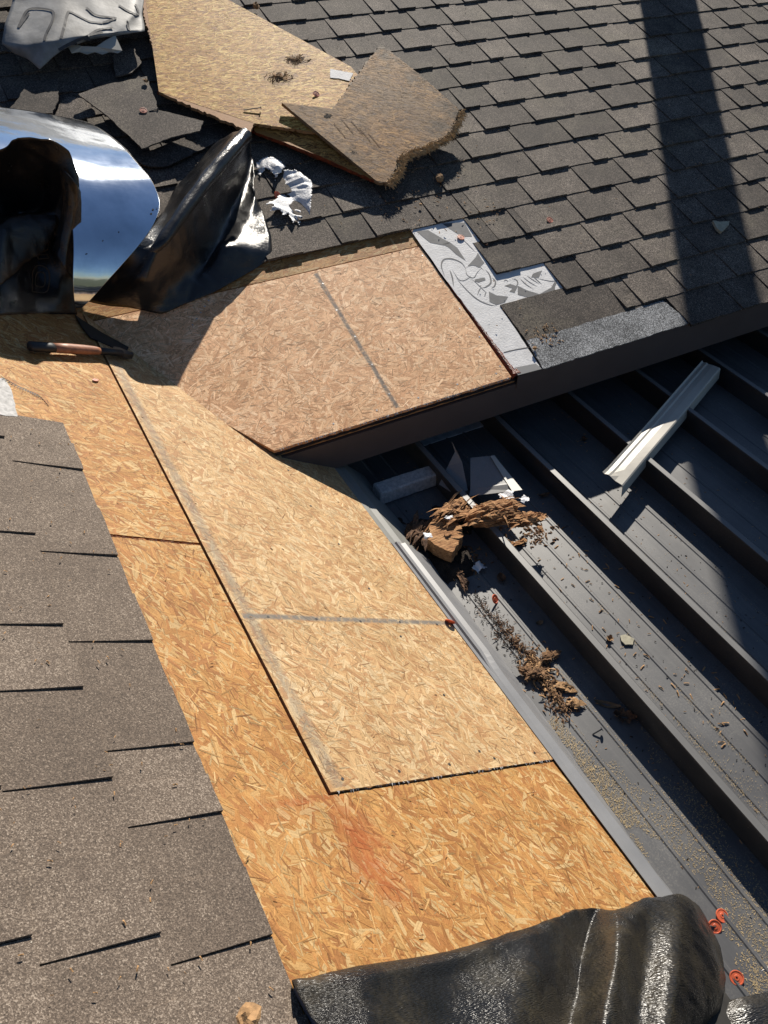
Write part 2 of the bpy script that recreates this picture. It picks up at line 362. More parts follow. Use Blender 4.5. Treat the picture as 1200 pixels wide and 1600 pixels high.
def fold_noise(v,s,seed):
    """crumpled film: a few families of sharp ridges that fade in and out"""
    q=Vector(v); h=0
    for k in range(4):
        a=seed*1.7+k*1.05+.4*math.sin(seed*k+1); d=Vector((math.cos(a),math.sin(a),.35*math.sin(k*2.1+seed)))
        wv=noise.noise(q*s*.35+Vector((seed*3.1,k*5.7,0)))*1.1
        f=(q.dot(d)*s*(.22+.13*k)+wv+seed*.37*k)%1.0
        tri=1-abs(2*f-1); m=max(0,noise.noise(q*s*.28+Vector((k*9.3,seed*2.2,4)))+.28)
        h+=(tri-.5)*m*(1.5-.25*k)
    return h
def linear(P,k):
    P=np.asarray(P,float)
    def along(Q): return np.array([Q[i]*(1-j/k)+Q[i+1]*(j/k) for i in range(len(Q)-1) for j in range(k)]+[Q[-1]])
    P=along(P); return np.swapaxes(along(np.swapaxes(P,0,1)),0,1)
def sheet(name,P,k,m,parent=None,frame=None,amp=.006,s=9,thick=.0012,seed=1,minl=None,label=None,fine=.0,lin=0.):
    G=catmull(P,k)*(1-lin)+linear(P,k)*lin; n,mm=G.shape[:2]
    D=G.copy()
    du=np.gradient(G,axis=0); dv=np.gradient(G,axis=1); nn=np.cross(du,dv); nn/=np.linalg.norm(nn,axis=2,keepdims=True)+1e-9
    for i in range(n):
        for j in range(mm):
            h=fold_noise(G[i,j],s,seed)*amp
            if fine: h+=fold_noise(G[i,j],s*4.2,seed+3)*fine
            D[i,j]+=nn[i,j]*h
    if minl is not None: D[...,2]=np.maximum(D[...,2],minl)
    V=D.reshape(-1,3); F=[[i*mm+j,i*mm+j+1,(i+1)*mm+j+1,(i+1)*mm+j] for i in range(n-1) for j in range(mm-1)]
    lu=np.concatenate([[0],np.cumsum(np.linalg.norm(np.diff(G[:,mm//2],axis=0),axis=1))]); lv=np.concatenate([[0],np.cumsum(np.linalg.norm(np.diff(G[n//2],axis=0),axis=1))])
    uv=[(lv[j],lu[i]) for i in range(n) for j in range(mm)]
    o=mesh(name,V,F,m,parent,frame,smooth=True,uv=uv,label=label)
    if thick:
        md=o.modifiers.new('thickness','SOLIDIFY'); md.thickness=thick; md.offset=0
    return o,D
def ragged(name,poly,lift,m,parent=None,frame=None,amp=.004,s=40,seed=1,step=.0025,rag=.004,thick=.0006):
    xs=[q[0] for q in poly]; ys=[q[1] for q in poly]; x0,x1,y0,y1=min(xs)-.01,max(xs)+.01,min(ys)-.01,max(ys)+.01
    nx=min(90,int((x1-x0)/step)+1); ny=min(90,int((y1-y0)/step)+1)
    def ins(x,y):
        x+=noise.noise(Vector((x*120,y*120,seed)))*rag*2; y+=noise.noise(Vector((x*120,y*120,seed+9)))*rag*2
        c=False
        for i in range(len(poly)):
            a,b=poly[i],poly[i-1]
            if (a[1]>y)!=(b[1]>y) and x<(b[0]-a[0])*(y-a[1])/(b[1]-a[1])+a[0]: c=not c
        return c
    idx,V,F={},[],[]
    def vid(i,j):
        if (i,j) not in idx:
            x=x0+(x1-x0)*i/nx; y=y0+(y1-y0)*j/ny; idx[(i,j)]=len(V); V.append((x,y,max(.0008,lift(x,y)+fold_noise((x,y,0),s,seed)*amp)))
        return idx[(i,j)]
    for i in range(nx):
        for j in range(ny):
            if ins(x0+(x1-x0)*(i+.5)/nx,y0+(y1-y0)*(j+.5)/ny): F.append([vid(i,j),vid(i+1,j),vid(i+1,j+1),vid(i,j+1)])
    o=mesh(name,V,F,m,parent,frame,smooth=True,uv=[(v[0],v[1]) for v in V])
    if thick:
        md=o.modifiers.new('thickness','SOLIDIFY'); md.thickness=thick; md.offset=0
    return o
def ribbon(pts,wd,l=0.0):
    """flat stroke along 2D/3D points"""
    V,F=[],[]
    n=len(pts)
    for i in range(n):
        a=pts[max(0,i-1)]; b=pts[min(n-1,i+1)]; dx,dy=b[0]-a[0],b[1]-a[1]; d=math.hypot(dx,dy) or 1
        z=(pts[i][2] if len(pts[i])>2 else 0)+l; ww=wd(i/(n-1)) if callable(wd) else wd
        V+= [(pts[i][0]-dy/d*ww/2,pts[i][1]+dx/d*ww/2,z),(pts[i][0]+dy/d*ww/2,pts[i][1]-dx/d*ww/2,z)]
    F=[[2*i+1,2*i+3,2*i+2,2*i] for i in range(n-1)]
    return V,F
def dense(pts,k=6):
    if len(pts)<3:
        a,b=pts; return [tuple(a[c]+(b[c]-a[c])*j/k for c in range(len(a))) for j in range(k+1)]
    Q=np.asarray(pts,float); Qe=np.concatenate([[2*Q[0]-Q[1]],Q,[2*Q[-1]-Q[-2]]]); out=[]
    for i in range(len(Q)-1):
        p0,p1,p2,p3=Qe[i:i+4]
        for j in range(k):
            t=j/k; out.append(tuple(.5*((2*p1)+(-p0+p2)*t+(2*p0-5*p1+4*p2-p3)*t*t+(-p0+3*p1-3*p2+p3)*t**3)))
    out.append(tuple(Q[-1])); return out

# ================================================================ SETTING
def big_plane(name,x,y,z,s,m):
    o=mesh(name,[(x-s,y-s,z),(x+s,y-s,z),(x+s,y+s,z),(x-s,y+s,z)],[[0,1,2,3]],m); o['kind']='structure'; return o
big_plane('ground',0,0,-3.2,400,'ground')

# ================================================================ NEAR ROOF (plane A: y along eave, s up slope)
near=thing('shingle_roof','brown asphalt shingle roof slope with exposed amber strand board sheathing and a grey edge flashing','roof',FA)
board_dark=mesh('roof_deck',*prism([(-3.2,-.012),(.03,-.012),(.62,.58),(2.4,1.45),(3.2,3.2),(-3.2,3.2)],-.05,-.0125),'tar',near)
# base sheathing
p1=[(-.433,.6105),(.64,.6105),(1.45,1.09),(1.45,1.2),(-.433,1.2)]
b1=board('osb_panel',near,p1,-.012,0,M['osb_warm'],'warm',label='amber strand board strip beside the upper brown shingles')
strands(b1,[p1],M['osb_warm'],'warm',R(62),.75,seed=11)
Lp=[(-1.47,0),(-1.0695,0),(-1.0695,.6105),(-.4385,.6105),(-.4385,1.2),(-1.47,1.2)]
b2=board('osb_panel',near,jag(Lp,.009,.0030,edges=(3,)),-.012,-.0004,M['osb_warm'],'warm',label='amber strand board running below and left of the pale panel')
strands(b2,[[(-1.47,0),(-1.0695,0),(-1.0695,.6105),(-1.47,.6105)],[(-1.47,.6105),(-.4415,.6105),(-.4415,1.2),(-1.47,1.2)]],M['osb_warm'],'warm',R(22),.6,lift=lambda a,b:-.0004,seed=12)
pp=[(-1.066,.0),(.03,.0),(.66,.606),(-1.066,.606)]
b3=board('osb_panel',near,jag(pp,.014,.0022,edges=(3,)),-.011,.0032,M['osb_pale'],'pale',label='pale strand board panel with grey chalk lines and a ragged lower edge')
strands(b3,[pp],M['osb_pale'],'pale',R(28),.8,lift=lambda a,b:.0032,seed=13)
# torn pale fibres along the sawn lower edge of the pale panel
V,F=[],[]
for i in range(95):
    s=U(.02,.6); d=U(.0015,.0065); wd=U(.0008,.0026); k=len(V)
    V+=[(-1.0655,s-wd,.0036),(-1.0655,s+wd,.0038),(-1.066-d,s+U(-.004,.004),U(-.002,.004))]; F.append([k,k+1,k+2])
mesh('torn_fibres',V,F,'foam',b3,kind='stuff')
V,F=[],[]
for i in range(60):
    s=U(.615,.805); k=len(V); d=U(.002,.007); wd=U(.0008,.003)
    V+=[(-.4405,s-wd,.0006),(-.4405,s+wd,.0009),(-.4405+d,s+U(-.004,.004),U(-.001,.0016))]; F.append([k,k+1,k+2])
mesh('torn_fibres',V,F,'crack',b2,kind='stuff')
# shingles
T1=[-.227,-.506,-.73,-.948,-1.073,-1.26]; T2=[-.15,-.463,-.695,-.83,-.996,-1.222]
def comb(T,lo,hi,a,b):
    T=list(T); y=T[-1]
    while y>lo: y-=U(a,b); T.append(y)
    return [hi]+T
def shingle_piece(x0,x1,t0,hl,hh,ff,flip,tl=.162,nseg=None):
    """one tab: thin lap plus the laminated tooth on it; x along the course, butt at t0; flip puts the tooth at the x0 side"""
    xm=x0+(x1-x0)*ff if flip else x1-(x1-x0)*ff
    xs=[x0+i*(xm-x0)/4 for i in range(5)]+[xm+i*(x1-xm)/4 for i in range(5)]
    hs=[hh if flip else hl]*5+[hl if flip else hh]*5
    V,F=[],[]
    g=.0006
    for i,(x,h) in enumerate(zip(xs,hs)):
        x=x+(g if i==0 else -g if i==9 else 0); dx=U(-.001,.001) if 0<i<9 else 0; jt=U(-.0012,.0012)
        V+=[(x,t0+jt,0.0),(x,t0+jt,h+U(-.0003,.0003)),(x+dx,t0+tl*.5,h*.62-.0006),(x+dx,t0+tl,.0012*h/hl-.0005),(x,t0+tl,-.0045)]
    n=5
    for i in range(9):
        for j in range(n-1):
            F.append([i*n+j,(i+1)*n+j,(i+1)*n+j+1,i*n+j+1][::-1])
        F.append([i*n+4,(i+1)*n+4,(i+1)*n,i*n][::-1])
    F.append([0,1,2,3,4][::-1]); F.append([45,46,47,48,49])
    return V,[f[::-1] for f in F]
for c in range(11):
    t0=.811+.143*c
    T=comb(T1 if c==0 else T2 if c==1 else [-.1-U(0,.2)],-2.3,-.04+U(-.004,.004)+.012*c*0,.13,.26)
    for i in range(len(T)-1):
        V,F=shingle_piece(T[i+1],T[i],t0,.0042,.0086,.52,True)
        # local frame here runs along y: same orientation
        mesh('shingle',V,F,'shingle_near',near)
ul=[(0.0744, 1.0435), (0.1146, 0.9114), (0.0611, 0.9037), (-0.0487, 0.9106), (-0.0742, 1.0603)]
mesh('underlayment',*prism(jag(ul,.012,.002),.0006,.0022),'foam',near,label='torn end of pale underlayment sticking out above the brown shingles')
# frayed black thread of the torn underlayment: a dashed strip
V,F=[],[]
path=dense([(0.1123, 0.9182, 0.003), (0.0854, 0.8909, 0.004), (0.0726, 0.8647, 0.003), (0.0589, 0.843, 0.003), (0.024, 0.8295, 0.002)],10)
for off in (-.0065,-.001,.0045):
    for i in range(0,len(path)-1):
        if (i+int(off*1000))%2==0 or off>.004:
            a,b=path[i],path[i+1]; k=len(V); o2=off*(1-.5*i/len(path))
            w2=.0011
            V+=[(a[0]+o2-w2,a[1],a[2]),(a[0]+o2+w2,a[1],a[2]+.0008),(b[0]+o2+w2,b[1],b[2]+.0008),(b[0]+o2-w2,b[1],b[2])]; F.append([k,k+1,k+2,k+3])
mesh('frayed_strip',V,F,'black_rubber_and_shadow',near,kind='stuff',label='short frayed black mesh strip lying on amber board')
# eave flashing: top flange over the board, bead, then a face that drops to the pan
def W2A(v): return FA.inverted()@Vector(v)
def flash(ys,xe,bead,s0=.006):
    V,F=[],[]
    for i,y in enumerate(ys):
        e=xe(y); bd=bead(y)
        prof=[FA@Vector((y,s0,.0045)),FA@Vector((y,-.006,.0050)),FA@Vector((y,-.0075,.0050+.006*bd)),FA@Vector((y,-.0135-.005*bd,.0050+.006*bd)),FA@Vector((y,-.0160-.006*bd,.0030)),
              Vector((.034+.006*bd,y,-.012)),Vector((.038+.006*bd,y,-.019)),Vector((e,y,-hC+.004+y*math.tan(slC))),Vector((e+.003,y,-hC+.0015+y*math.tan(slC)))]
        V+=[FA.inverted()@q for q in prof]
    n=9
    for i in range(len(ys)-1):
        for j in range(n-1): F.append([i*n+j,i*n+j+1,(i+1)*n+j+1,(i+1)*n+j])
    return V,F
xe=lambda y:.121+(y+.297)*.029
def yl(a,b,k): return [a+(b-a)*i/k for i in range(k+1)]
sm=lambda a,b,x:max(0,min(1,(x-a)/(b-a)))
V,F=flash(yl(-.352,-1.50,60),lambda y:xe(y)+.0015*math.sin(y*31)+.001*math.sin(y*77),lambda y:sm(-.80,-.76,y)+.25*math.exp(-((y+.80)/.03)**2))
o=mesh('drip_edge',V,F,'drip',near,smooth=False,label='long charcoal edge flashing with a dent halfway along it')
o.modifiers.new('thickness','SOLIDIFY').thickness=.0012
V,F=flash(yl(.05,-.362,20),lambda y:.119+.002*math.sin(y*25),lambda y:0,)
V=[(v[0],v[1],v[2]-.0015) for v in V]
o=mesh('drip_edge',V,F,'drip_bare',near,label='short dull zinc edge flashing above the charcoal one')
o.modifiers.new('thickness','SOLIDIFY').thickness=.001

# ================================================================ FAR ROOF (plane B: x along eave, t up slope)
far=thing('shingle_roof','dark grey asphalt shingle roof slope with strand board patch and dark brown fascia','roof',FB)
mesh('roof_deck',*prism([(-.19,.02),(6.5,.02),(6.5,8.5),(-7.2,8.5),(-1.6,2.3)],-.06,-.0125),'tar',far)
# sheathing right of and above the patch, one step higher so that its sealed edge shows
mesh('sheathing',*prism([(.627,.004),(6.5,.004),(6.5,8.4),(.627,8.4)],-.012,.0055),'tar',far)
pt=[(.612,.002),(.614,.612),(-.345,.616),(-.53,.645),(-.182,.002)]
pb=[(-.182,.0),(.612,.0),(.614,.613),(-.60,.613)]
bp=board('osb_panel',far,jag(pb,.012,.0016,edges=(0,)),-.011,.001,M['osb_tan'],'tan',label='tan strand board patch with one dark chalk line at the roof corner')
strands(bp,[pb],M['osb_tan'],'tan',R(12),.85,lift=lambda a,b:.001,seed=21)
V,F=[],[]
for i in range(260):
    x=U(-.17,.61); k=len(V); d=U(.002,.008); wd=U(.0008,.0028)
    V+=[(x-wd,.001,.0012),(x+wd,.001,.0016),(x+U(-.003,.003),-d,U(-.004,.002))]; F.append([k,k+1,k+2])
mesh('torn_fibres',V,F,'foam',bp,kind='stuff')
ps=[(-.62,.617),(.627,.617),(.627,.80),(-.70,.80)]
bs=board('osb_panel',far,ps,-.012,.0005,M['osb_warm'],'warm',label='narrow strip of amber strand board under the lowest full shingle course')
strands(bs,[ps],M['osb_warm'],'warm',R(8),.4,lift=lambda a,b:.0005,seed=22)
# dark ragged strip put in as the shadow under the front edge, wood lath, fascia
mesh('edge_shadow_strip',*prism(jag([(-.178,-.006),(.628,-.006),(.628,.02),(-.178,.02)],.012,.0016,edges=(0,)),-.017,-.0115),'black_rubber_and_shadow',far)
V,F=prism([(-.17,-.0035),(.63,-.0035),(.63,.02),(-.17,.02)],-.026,-.0175); mesh('wood_lath',V,F,'wood_edge',far)
IB=FB.inverted()
def world_in(Finv,V): return [Finv@Vector(v) for v in V]
Vf=[]; 
# fascia board cut along the near roof where it lands on it
prof=[(-.175,zB-.029),(6.4,zB-.0285),(6.4,.0035),(.0,.0035),(-.004,.0075),(-.165,.104)]
Vf=[(x,-.0045,z) for x,z in prof]+[(x,.016,z) for x,z in prof]; n=len(prof)
Ff=[list(range(n)),list(range(n,2*n))[::-1]]+[[i,n+i,n+(i+1)%n,(i+1)%n] for i in range(n)]
mesh('fascia',world_in(IB,Vf),Ff,'fascia',far)
Vd=[(.632,-.0085,zB-.030),(6.4,-.0085,zB-.030),(6.4,-.0085,zB-.004),(.632,-.0085,zB-.004)]
V8,F8=box(.632,6.4,-.0085,-.005,zB-.045,zB+.002); mesh('drip_edge',world_in(IB,V8),F8,'fascia',far)
V8,F8=box(-.02,6.4,.017,.32,.004,.014); mesh('soffit',world_in(IB,V8),F8,'fascia',far)
V8,F8=box(.0,6.4,.32,.36,-1.2,.012); mesh('house_side',world_in(IB,V8),F8,'wall',far)
# reddish sealed edge of the sheathing beside the patch
V,F=[],[]
prf=[(0,0),(1,.0)]
ed=[]
for i in range(46):
    f=i/45; t=.43*(1-f)-.004; wd=.003+.0125*f+U(-.0015,.0015)*f*2.
    ed.append((t,wd,.0045+.002*f+U(-.0006,.0006)))
for t,wd,h in ed: V+=[(.6165,t,-.008),(.617+wd*.2,t,h*.6),(.618+wd*.6,t,h+.0012),(.6185+wd,t,h+.001),(.619+wd,t,.003)]
for i in range(45):
    for j in range(4): F.append([i*5+j,i*5+j+1,(i+1)*5+j+1,(i+1)*5+j])
mesh('edge_seal',V,F,'resin',far,smooth=True)
V,F=prism([(.618,.003),(.645,.0),(.642,.018),(.624,.022)],.002,.0095); mesh('edge_seal',V,F,'resin',far)
# underlayment with printed figure
up=[(.634,.000),(.72,-.004),(.735,.27),(1.10,.27),(1.10,.42),(.90,.44),(.88,.70),(.617,.70),(.617,.44)]
und=mesh('underlayment',*prism(jag(up,.02,.0012),.0057,.0068),'under',far,label='pale grey underlayment with grey printed swirls')
def ink(pxpts,wd,closed=False):
    pts=dense(pxpts,7); return ribbon(pts,wd,.0074)
def fill(pts): 
    p=ccw(pts); return [(q[0],q[1],.0073) for q in p],[list(range(len(p)))]
lens=lambda w:(lambda f:max(.0006,w*math.sin(math.pi*min(1,max(0,f*.94+.03)))))
K=[]
K.append(fill([(0.6335, 0.6785), (0.6766, 0.6726), (0.7047, 0.6203), (0.7223, 0.5915), (0.6937, 0.5868), (0.6538, 0.6121), (0.6456, 0.6345)]))
K.append(fill([(0.7423, 0.6877), (0.8255, 0.6704), (0.8152, 0.5976), (0.7796, 0.6048), (0.7596, 0.6482)]))
K.append(fill([(0.6903, 0.5945), (0.7217, 0.5951), (0.7337, 0.5614), (0.7302, 0.4966), (0.7132, 0.5345), (0.7044, 0.5736)]))
K.append(fill([(0.7714, 0.5003), (0.7918, 0.5172), (0.7886, 0.4852), (0.7893, 0.4686), (0.7586, 0.4521), (0.7475, 0.4685), (0.724, 0.4725)]))
K.append(fill([(0.7322, 0.343), (0.7486, 0.3191), (0.7841, 0.3014), (0.7591, 0.2817), (0.7251, 0.2805), (0.7095, 0.3009)]))
K.append(fill([(0.8445, 0.3354), (0.8636, 0.3072), (0.8975, 0.2774), (0.9546, 0.2909), (0.9914, 0.3178), (0.9627, 0.2787), (0.9084, 0.2614), (0.8568, 0.2717), (0.8214, 0.2987)]))
K.append(fill([(0.9301, 0.3695), (0.9705, 0.3732), (0.9398, 0.3469), (0.913, 0.3554)]))
K.append(fill([(0.7985, 0.35), (0.8231, 0.3517), (0.8428, 0.3328), (0.8155, 0.31), (0.8013, 0.3208), (0.8204, 0.3305)]))
K.append(fill([(0.7147, 0.4082), (0.7519, 0.406), (0.7499, 0.3939), (0.7198, 0.3908), (0.71, 0.4002)]))
for w_,q in ((.006,[(0.6215, 0.4533), (0.635, 0.5001), (0.6591, 0.5249), (0.689, 0.519), (0.7101, 0.493), (0.7111, 0.4636)]),(.0045,[(0.6554, 0.4332), (0.6621, 0.3747), (0.6754, 0.3242), (0.6991, 0.292), (0.7257, 0.2772)]),
  (.0030,[(0.7143, 0.4691), (0.7007, 0.4412), (0.7037, 0.4244), (0.7172, 0.4169), (0.7408, 0.4351), (0.7674, 0.4494)]),(.0028,[(0.6625, 0.4723), (0.6603, 0.4285), (0.6707, 0.4158), (0.6925, 0.4184), (0.7095, 0.4257)]),
  (.0055,[(0.7757, 0.4371), (0.7759, 0.4113), (0.7609, 0.3778), (0.7325, 0.3648), (0.718, 0.3662)]),(.0050,[(0.7781, 0.3978), (0.7793, 0.3783), (0.7659, 0.3604), (0.7487, 0.3533)]),
  (.0026,[(0.7021, 0.4217), (0.7123, 0.3869), (0.7176, 0.357), (0.7211, 0.3372)]),(.0026,[(0.7164, 0.4684), (0.7409, 0.4705), (0.7618, 0.4576), (0.7675, 0.4364)]),
  (.003,[(0.6845, 0.3397), (0.7032, 0.3585), (0.7159, 0.3669)]),(.003,[(0.7048, 0.327), (0.7237, 0.3457)]),
  (.005,[(0.6539, 0.475), (0.6441, 0.4399), (0.6272, 0.4014)]),(.004,[(0.8429, 0.371), (0.8551, 0.3608), (0.8495, 0.3434), (0.8286, 0.331)]),
  (.0035,[(0.8717, 0.3619), (0.8759, 0.335), (0.889, 0.3054)]),(.0035,[(0.8857, 0.3672), (0.8943, 0.3388), (0.909, 0.3117)]),(.0035,[(0.9025, 0.3684), (0.9128, 0.3426), (0.9248, 0.3195)]),
  (.0035,[(0.9221, 0.3655), (0.9262, 0.3383), (0.932, 0.314)]),(.003,[(0.9219, 0.3526), (0.9531, 0.3299), (0.9766, 0.316), (0.9936, 0.3171)]),(.0045,[(0.9432, 0.2818), (0.975, 0.2972), (0.9959, 0.3163)]),
  (.003,[(0.7896, 0.5179), (0.7798, 0.4879), (0.7612, 0.461)]),(.0026,[(0.7723, 0.6103), (0.7804, 0.5607), (0.7862, 0.5256)]),(.003,[(0.8077, 0.3693), (0.8198, 0.3719), (0.8215, 0.3618)])):
    K.append(ink(q,lens(w_)))
mesh('printed_figure',*merge(*K),'ink',und,kind='stuff')
K=[ribbon([(0.6376, 0.0922), (0.678, 0.0897), (0.7311, 0.083)],.0035,.0075)]
mesh('wrinkle_shadow_line',*K[0],'ink_and_shadow',und)  # dark ribbon painted in as the shadow of a wrinkle
bpy.data.objects['wrinkle_shadow_line'].name='painted_wrinkle_shadow'
V,F=prism([(0.6306, -0.0056), (0.6376, 0.025), (0.7128, 0.0155), (0.7213, -0.0098)],.0062,.0085); mesh('underlayment_patch',V,F,'grey_sheet',far)
# far shingles: butt lines at t = -.025 + .143 k (course 0 is the lowest)
TX={0:[1.333, 1.367, 1.58],1:[1.159, 1.229, 1.431, 1.675, 1.85],2:[0.995, 1.119, 1.376, 1.614, 1.85],
3:[0.83, 1.031, 1.249, 1.448, 1.693, 1.811, 1.985],4:[1.013, 1.039, 1.279, 1.517, 1.73, 1.938, 2.106],
5:[0.724, 0.854, 0.901, 1.141, 1.402, 1.611, 1.814, 1.887, 2.089, 2.334],
6:[0.842, 1.057, 1.265, 1.522, 1.671, 1.884, 2.134, 2.366],
7:[0.88, 1.035, 1.276, 1.518, 1.775, 2.031, 2.234, 2.436],
8:[1.182, 1.424, 1.814, 2.052, 2.285, 2.499, 2.67],
9:[1.327, 1.56, 1.795, 2.054, 2.262, 2.458, 2.687, 2.898],
10:[1.237, 1.497, 1.733, 1.943, 2.15, 2.444, 2.696, 2.928],
11:[1.261, 1.464, 1.619, 1.859, 2.095, 2.353, 2.609, 2.859, 3.045],
12:[1.118, 1.37, 1.427, 1.642, 1.842, 2.095, 2.332, 2.62, 2.867, 3.064],
13:[1.269, 1.441, 1.641, 1.884, 2.108, 2.396]}
camp=co.matrix_world.inverted()
def pix(x,t,l=0):
    q=camp@(FB@Vector((x,t,l))); f=cam.lens/36*1600
    return (600+q.x/-q.z*f, 800-q.y/-q.z*f)
LEFT={0:1.339,1:1.155,2:1.02,3:.80,4:.83,5:-.05}
def leftlim(c): return LEFT.get(c, -1.3)
def covered(x,t): return False
seen=0; hid=[]
for c in range(0,24):
    t0=-.025+.143*c
    xs=list(TX.get(c,[])); 
    if not xs: xs=[U(.9,1.1)]
    xs=sorted(xs); lim=leftlim(c)
    x=xs[-1]
    while x<(4.6 if c>5 else 3.2): x+=U(.11,.27); xs.append(x)
    x=xs[0]
    while x>lim+.12: x-=U(.11,.27); xs.insert(0,max(x,lim))
    if c in LEFT and xs[0]>lim: xs[0]=lim if xs[0]-lim<.05 else xs[0]; 
    if xs[0]>lim+.001: xs.insert(0,lim)
    for i in range(len(xs)-1):
        if xs[i+1]-xs[i]<.008: continue
        ff=U(.42,.6) if xs[i+1]-xs[i]>.07 else .96
        V,F=shingle_piece(xs[i],xs[i+1],t0,.0052,.0100+U(-.0006,.0006),ff,True)
        base=.0065
        V=[(v[0],v[1],v[2]+base) for v in V]
        ps_=[pix(xs[i],t0),pix(xs[i+1],t0+.14)]
        out=all(u<-160 or u>1330 or v<-110 for u,v in ps_)
        if out: hid.append((V,F))
        else: mesh('shingle',V,F,'shingle_far',far); seen+=1
if hid: mesh('shingle_field',*merge(*hid),'shingle_far',far,kind='stuff')
# lower lap left bare at the torn corner: headlap of the bottom course and the granular starter strip
V,F=prism(jag([(.735,.105),(1.31,.105),(1.16,.25),(1.05,.275),(.735,.275)],.02,.0012),.0068,.0098)
mesh('shingle',V,F,'shingle_far',far,label='bare headlap of a shingle beside the printed underlayment')
V,F=prism(jag([(.722,-.012),(1.345,-.012),(1.31,.108),(.735,.108)],.016,.0022),.0068,.0112)
mesh('starter_strip',V,F,'starter',far,label='grey sparkling starter strip at the roof edge')
V,F=prism(jag([(0.7935, 0.3802), (0.7267, 0.283), (0.7928, 0.2862), (0.8819, 0.3781), (0.8643, 0.4225)],.02,.001),.0070,.0078)
# course 3 left tab reaches in under course 4
V,F=shingle_piece(.832,1.02,.404-.143,.005,.009,.9,True); 
# ================================================================ METAL ROOF (plane C)
porch=thing('seamed_roof','charcoal standing seam metal roof below the eave with shallow striations','roof',FC)
XA,WD=.299,.3018
def panel(x0):
    """flat pan with three shallow striations; x0 = left face of its left seam"""
    st=[.089,.156,.222]; prof=[(.0,0)]
    for s in st: prof+=[(s-.006,0),(s-.003,.0022),(s+.003,.0022),(s+.006,0)]
    prof+=[(WD,0)]
    ys=[-2.6,-2,-1.6,-1.2,-.8,-.4,0,.5]
    V=[(x0+a,y,b+.0012*math.sin(y*3.1+x0*5)*math.sin(math.pi*a/WD)) for y in ys for a,b in prof]; n=len(prof)
    F=[[i*n+j,i*n+j+1,(i+1)*n+j+1,(i+1)*n+j] for i in range(len(ys)-1) for j in range(n-1)]
    return V,F
def seam(x0,h=.0755):
    prof=[(0,-.002),(0,h-.012),(-.0022,h-.012),(-.0022,h-.002),(-.0008,h),(.016,h),(.0205,h-.004),(.0205,h-.03),(.0225,.012),(.026,.0005)]
    ys=[-2.6,-1.3,0,.5]; V=[(x0+a,y,b) for y in ys for a,b in prof]; n=len(prof)
    F=[[i*n+j,i*n+j+1,(i+1)*n+j+1,(i+1)*n+j] for i in range(len(ys)-1) for j in range(n-1)]
    return V,F
for k in range(-1,12):
    pn=mesh('metal_panel',*panel(XA+k*WD),'metal_roof',porch)
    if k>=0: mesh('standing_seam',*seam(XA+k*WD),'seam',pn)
V,F=box(.360,.614,.093,.122,.0,.004); mesh('counter_flashing',V,F,'white_strip',porch)
# ================================================================ LOOSE THINGS ON THE FAR ROOF
# zinc sheet bent over the pile
G0,hN,aX,dV=Vector((-.300,.815,.643)),Vector((.337,-.225,.914)),Vector((.94,.13,-.314)),Vector((.048,-.965,-.256))
def zpt(wv,ua):
    n=40; ds=wv/n; X=G0+aX*ua
    for i in range(n):
        s=(i+.5)*ds; ph=1.5*s+3.9*s*s if s>0 else -.17*(1-math.exp(s/.05))+s*.18
        X=X+(dV*math.cos(ph)-hN*math.sin(ph))*ds
    return X
ZR=[(-.42,-.75,.060),(-.39,-.75,.078),(-.32,-.75,.093),(-.237,-.75,.100),(-.154,-.70,.099),(-.071,-.60,.093),(.013,-.26,.097),(.054,-.18,.099),(.096,-.165,.098),(.137,-.17,.092),(.179,-.18,.068),(.221,-.185,.040),(.262,-.19,.002),(.304,-.195,-.041),(.345,-.20,-.083),(.387,-.20,-.122),(.428,-.195,-.152),(.45,-.19,-.172)]
V,F,uvz=[],[],[]
NC=26
for i,(wv,a0,a1) in enumerate(ZR):
    for j in range(NC+1):
        ua=a0+(a1-a0)*j/NC
        X=zpt(wv,ua)+hN*(.0022*math.sin(ua*19+wv*7)+.0016*math.sin(wv*33+ua*6))
        V.append(IB@X)
for i in range(len(ZR)-1):
    for j in range(NC): F.append([i*(NC+1)+j,(i+1)*(NC+1)+j,(i+1)*(NC+1)+j+1,i*(NC+1)+j+1])
z=mesh('galvanised_sheet',V,F,'zinc',None,FB,smooth=True); tag(z,'shiny bent galvanised metal sheet with a bright sun glint lying between the black films','metal sheet')
md=z.modifiers.new('smooth','SUBSURF'); md.levels=1; md.render_levels=2
md=z.modifiers.new('thickness','SOLIDIFY'); md.thickness=.0009
V,F=[],[]
for wv,ua,rad in ((.155,.062,.003),(.170,.052,.0028),(.150,.075,.002),(.235,-.06,.0018),(.262,-.11,.0016),(.30,-.16,.0018)):
    c=zpt(wv,ua); e2=(zpt(wv+.004,ua)-c).normalized(); nn_=aX.cross(e2).normalized(); nn_=nn_ if nn_.z>0 else -nn_; k=len(V)
    V+=[IB@(c+nn_*.0022+(aX*math.cos(a)+e2*math.sin(a))*rad) for a in [i*math.pi/4 for i in range(8)]]; F.append(list(range(k,k+8)))
mesh('nail_hole',V,F,'tar',z,kind='stuff')
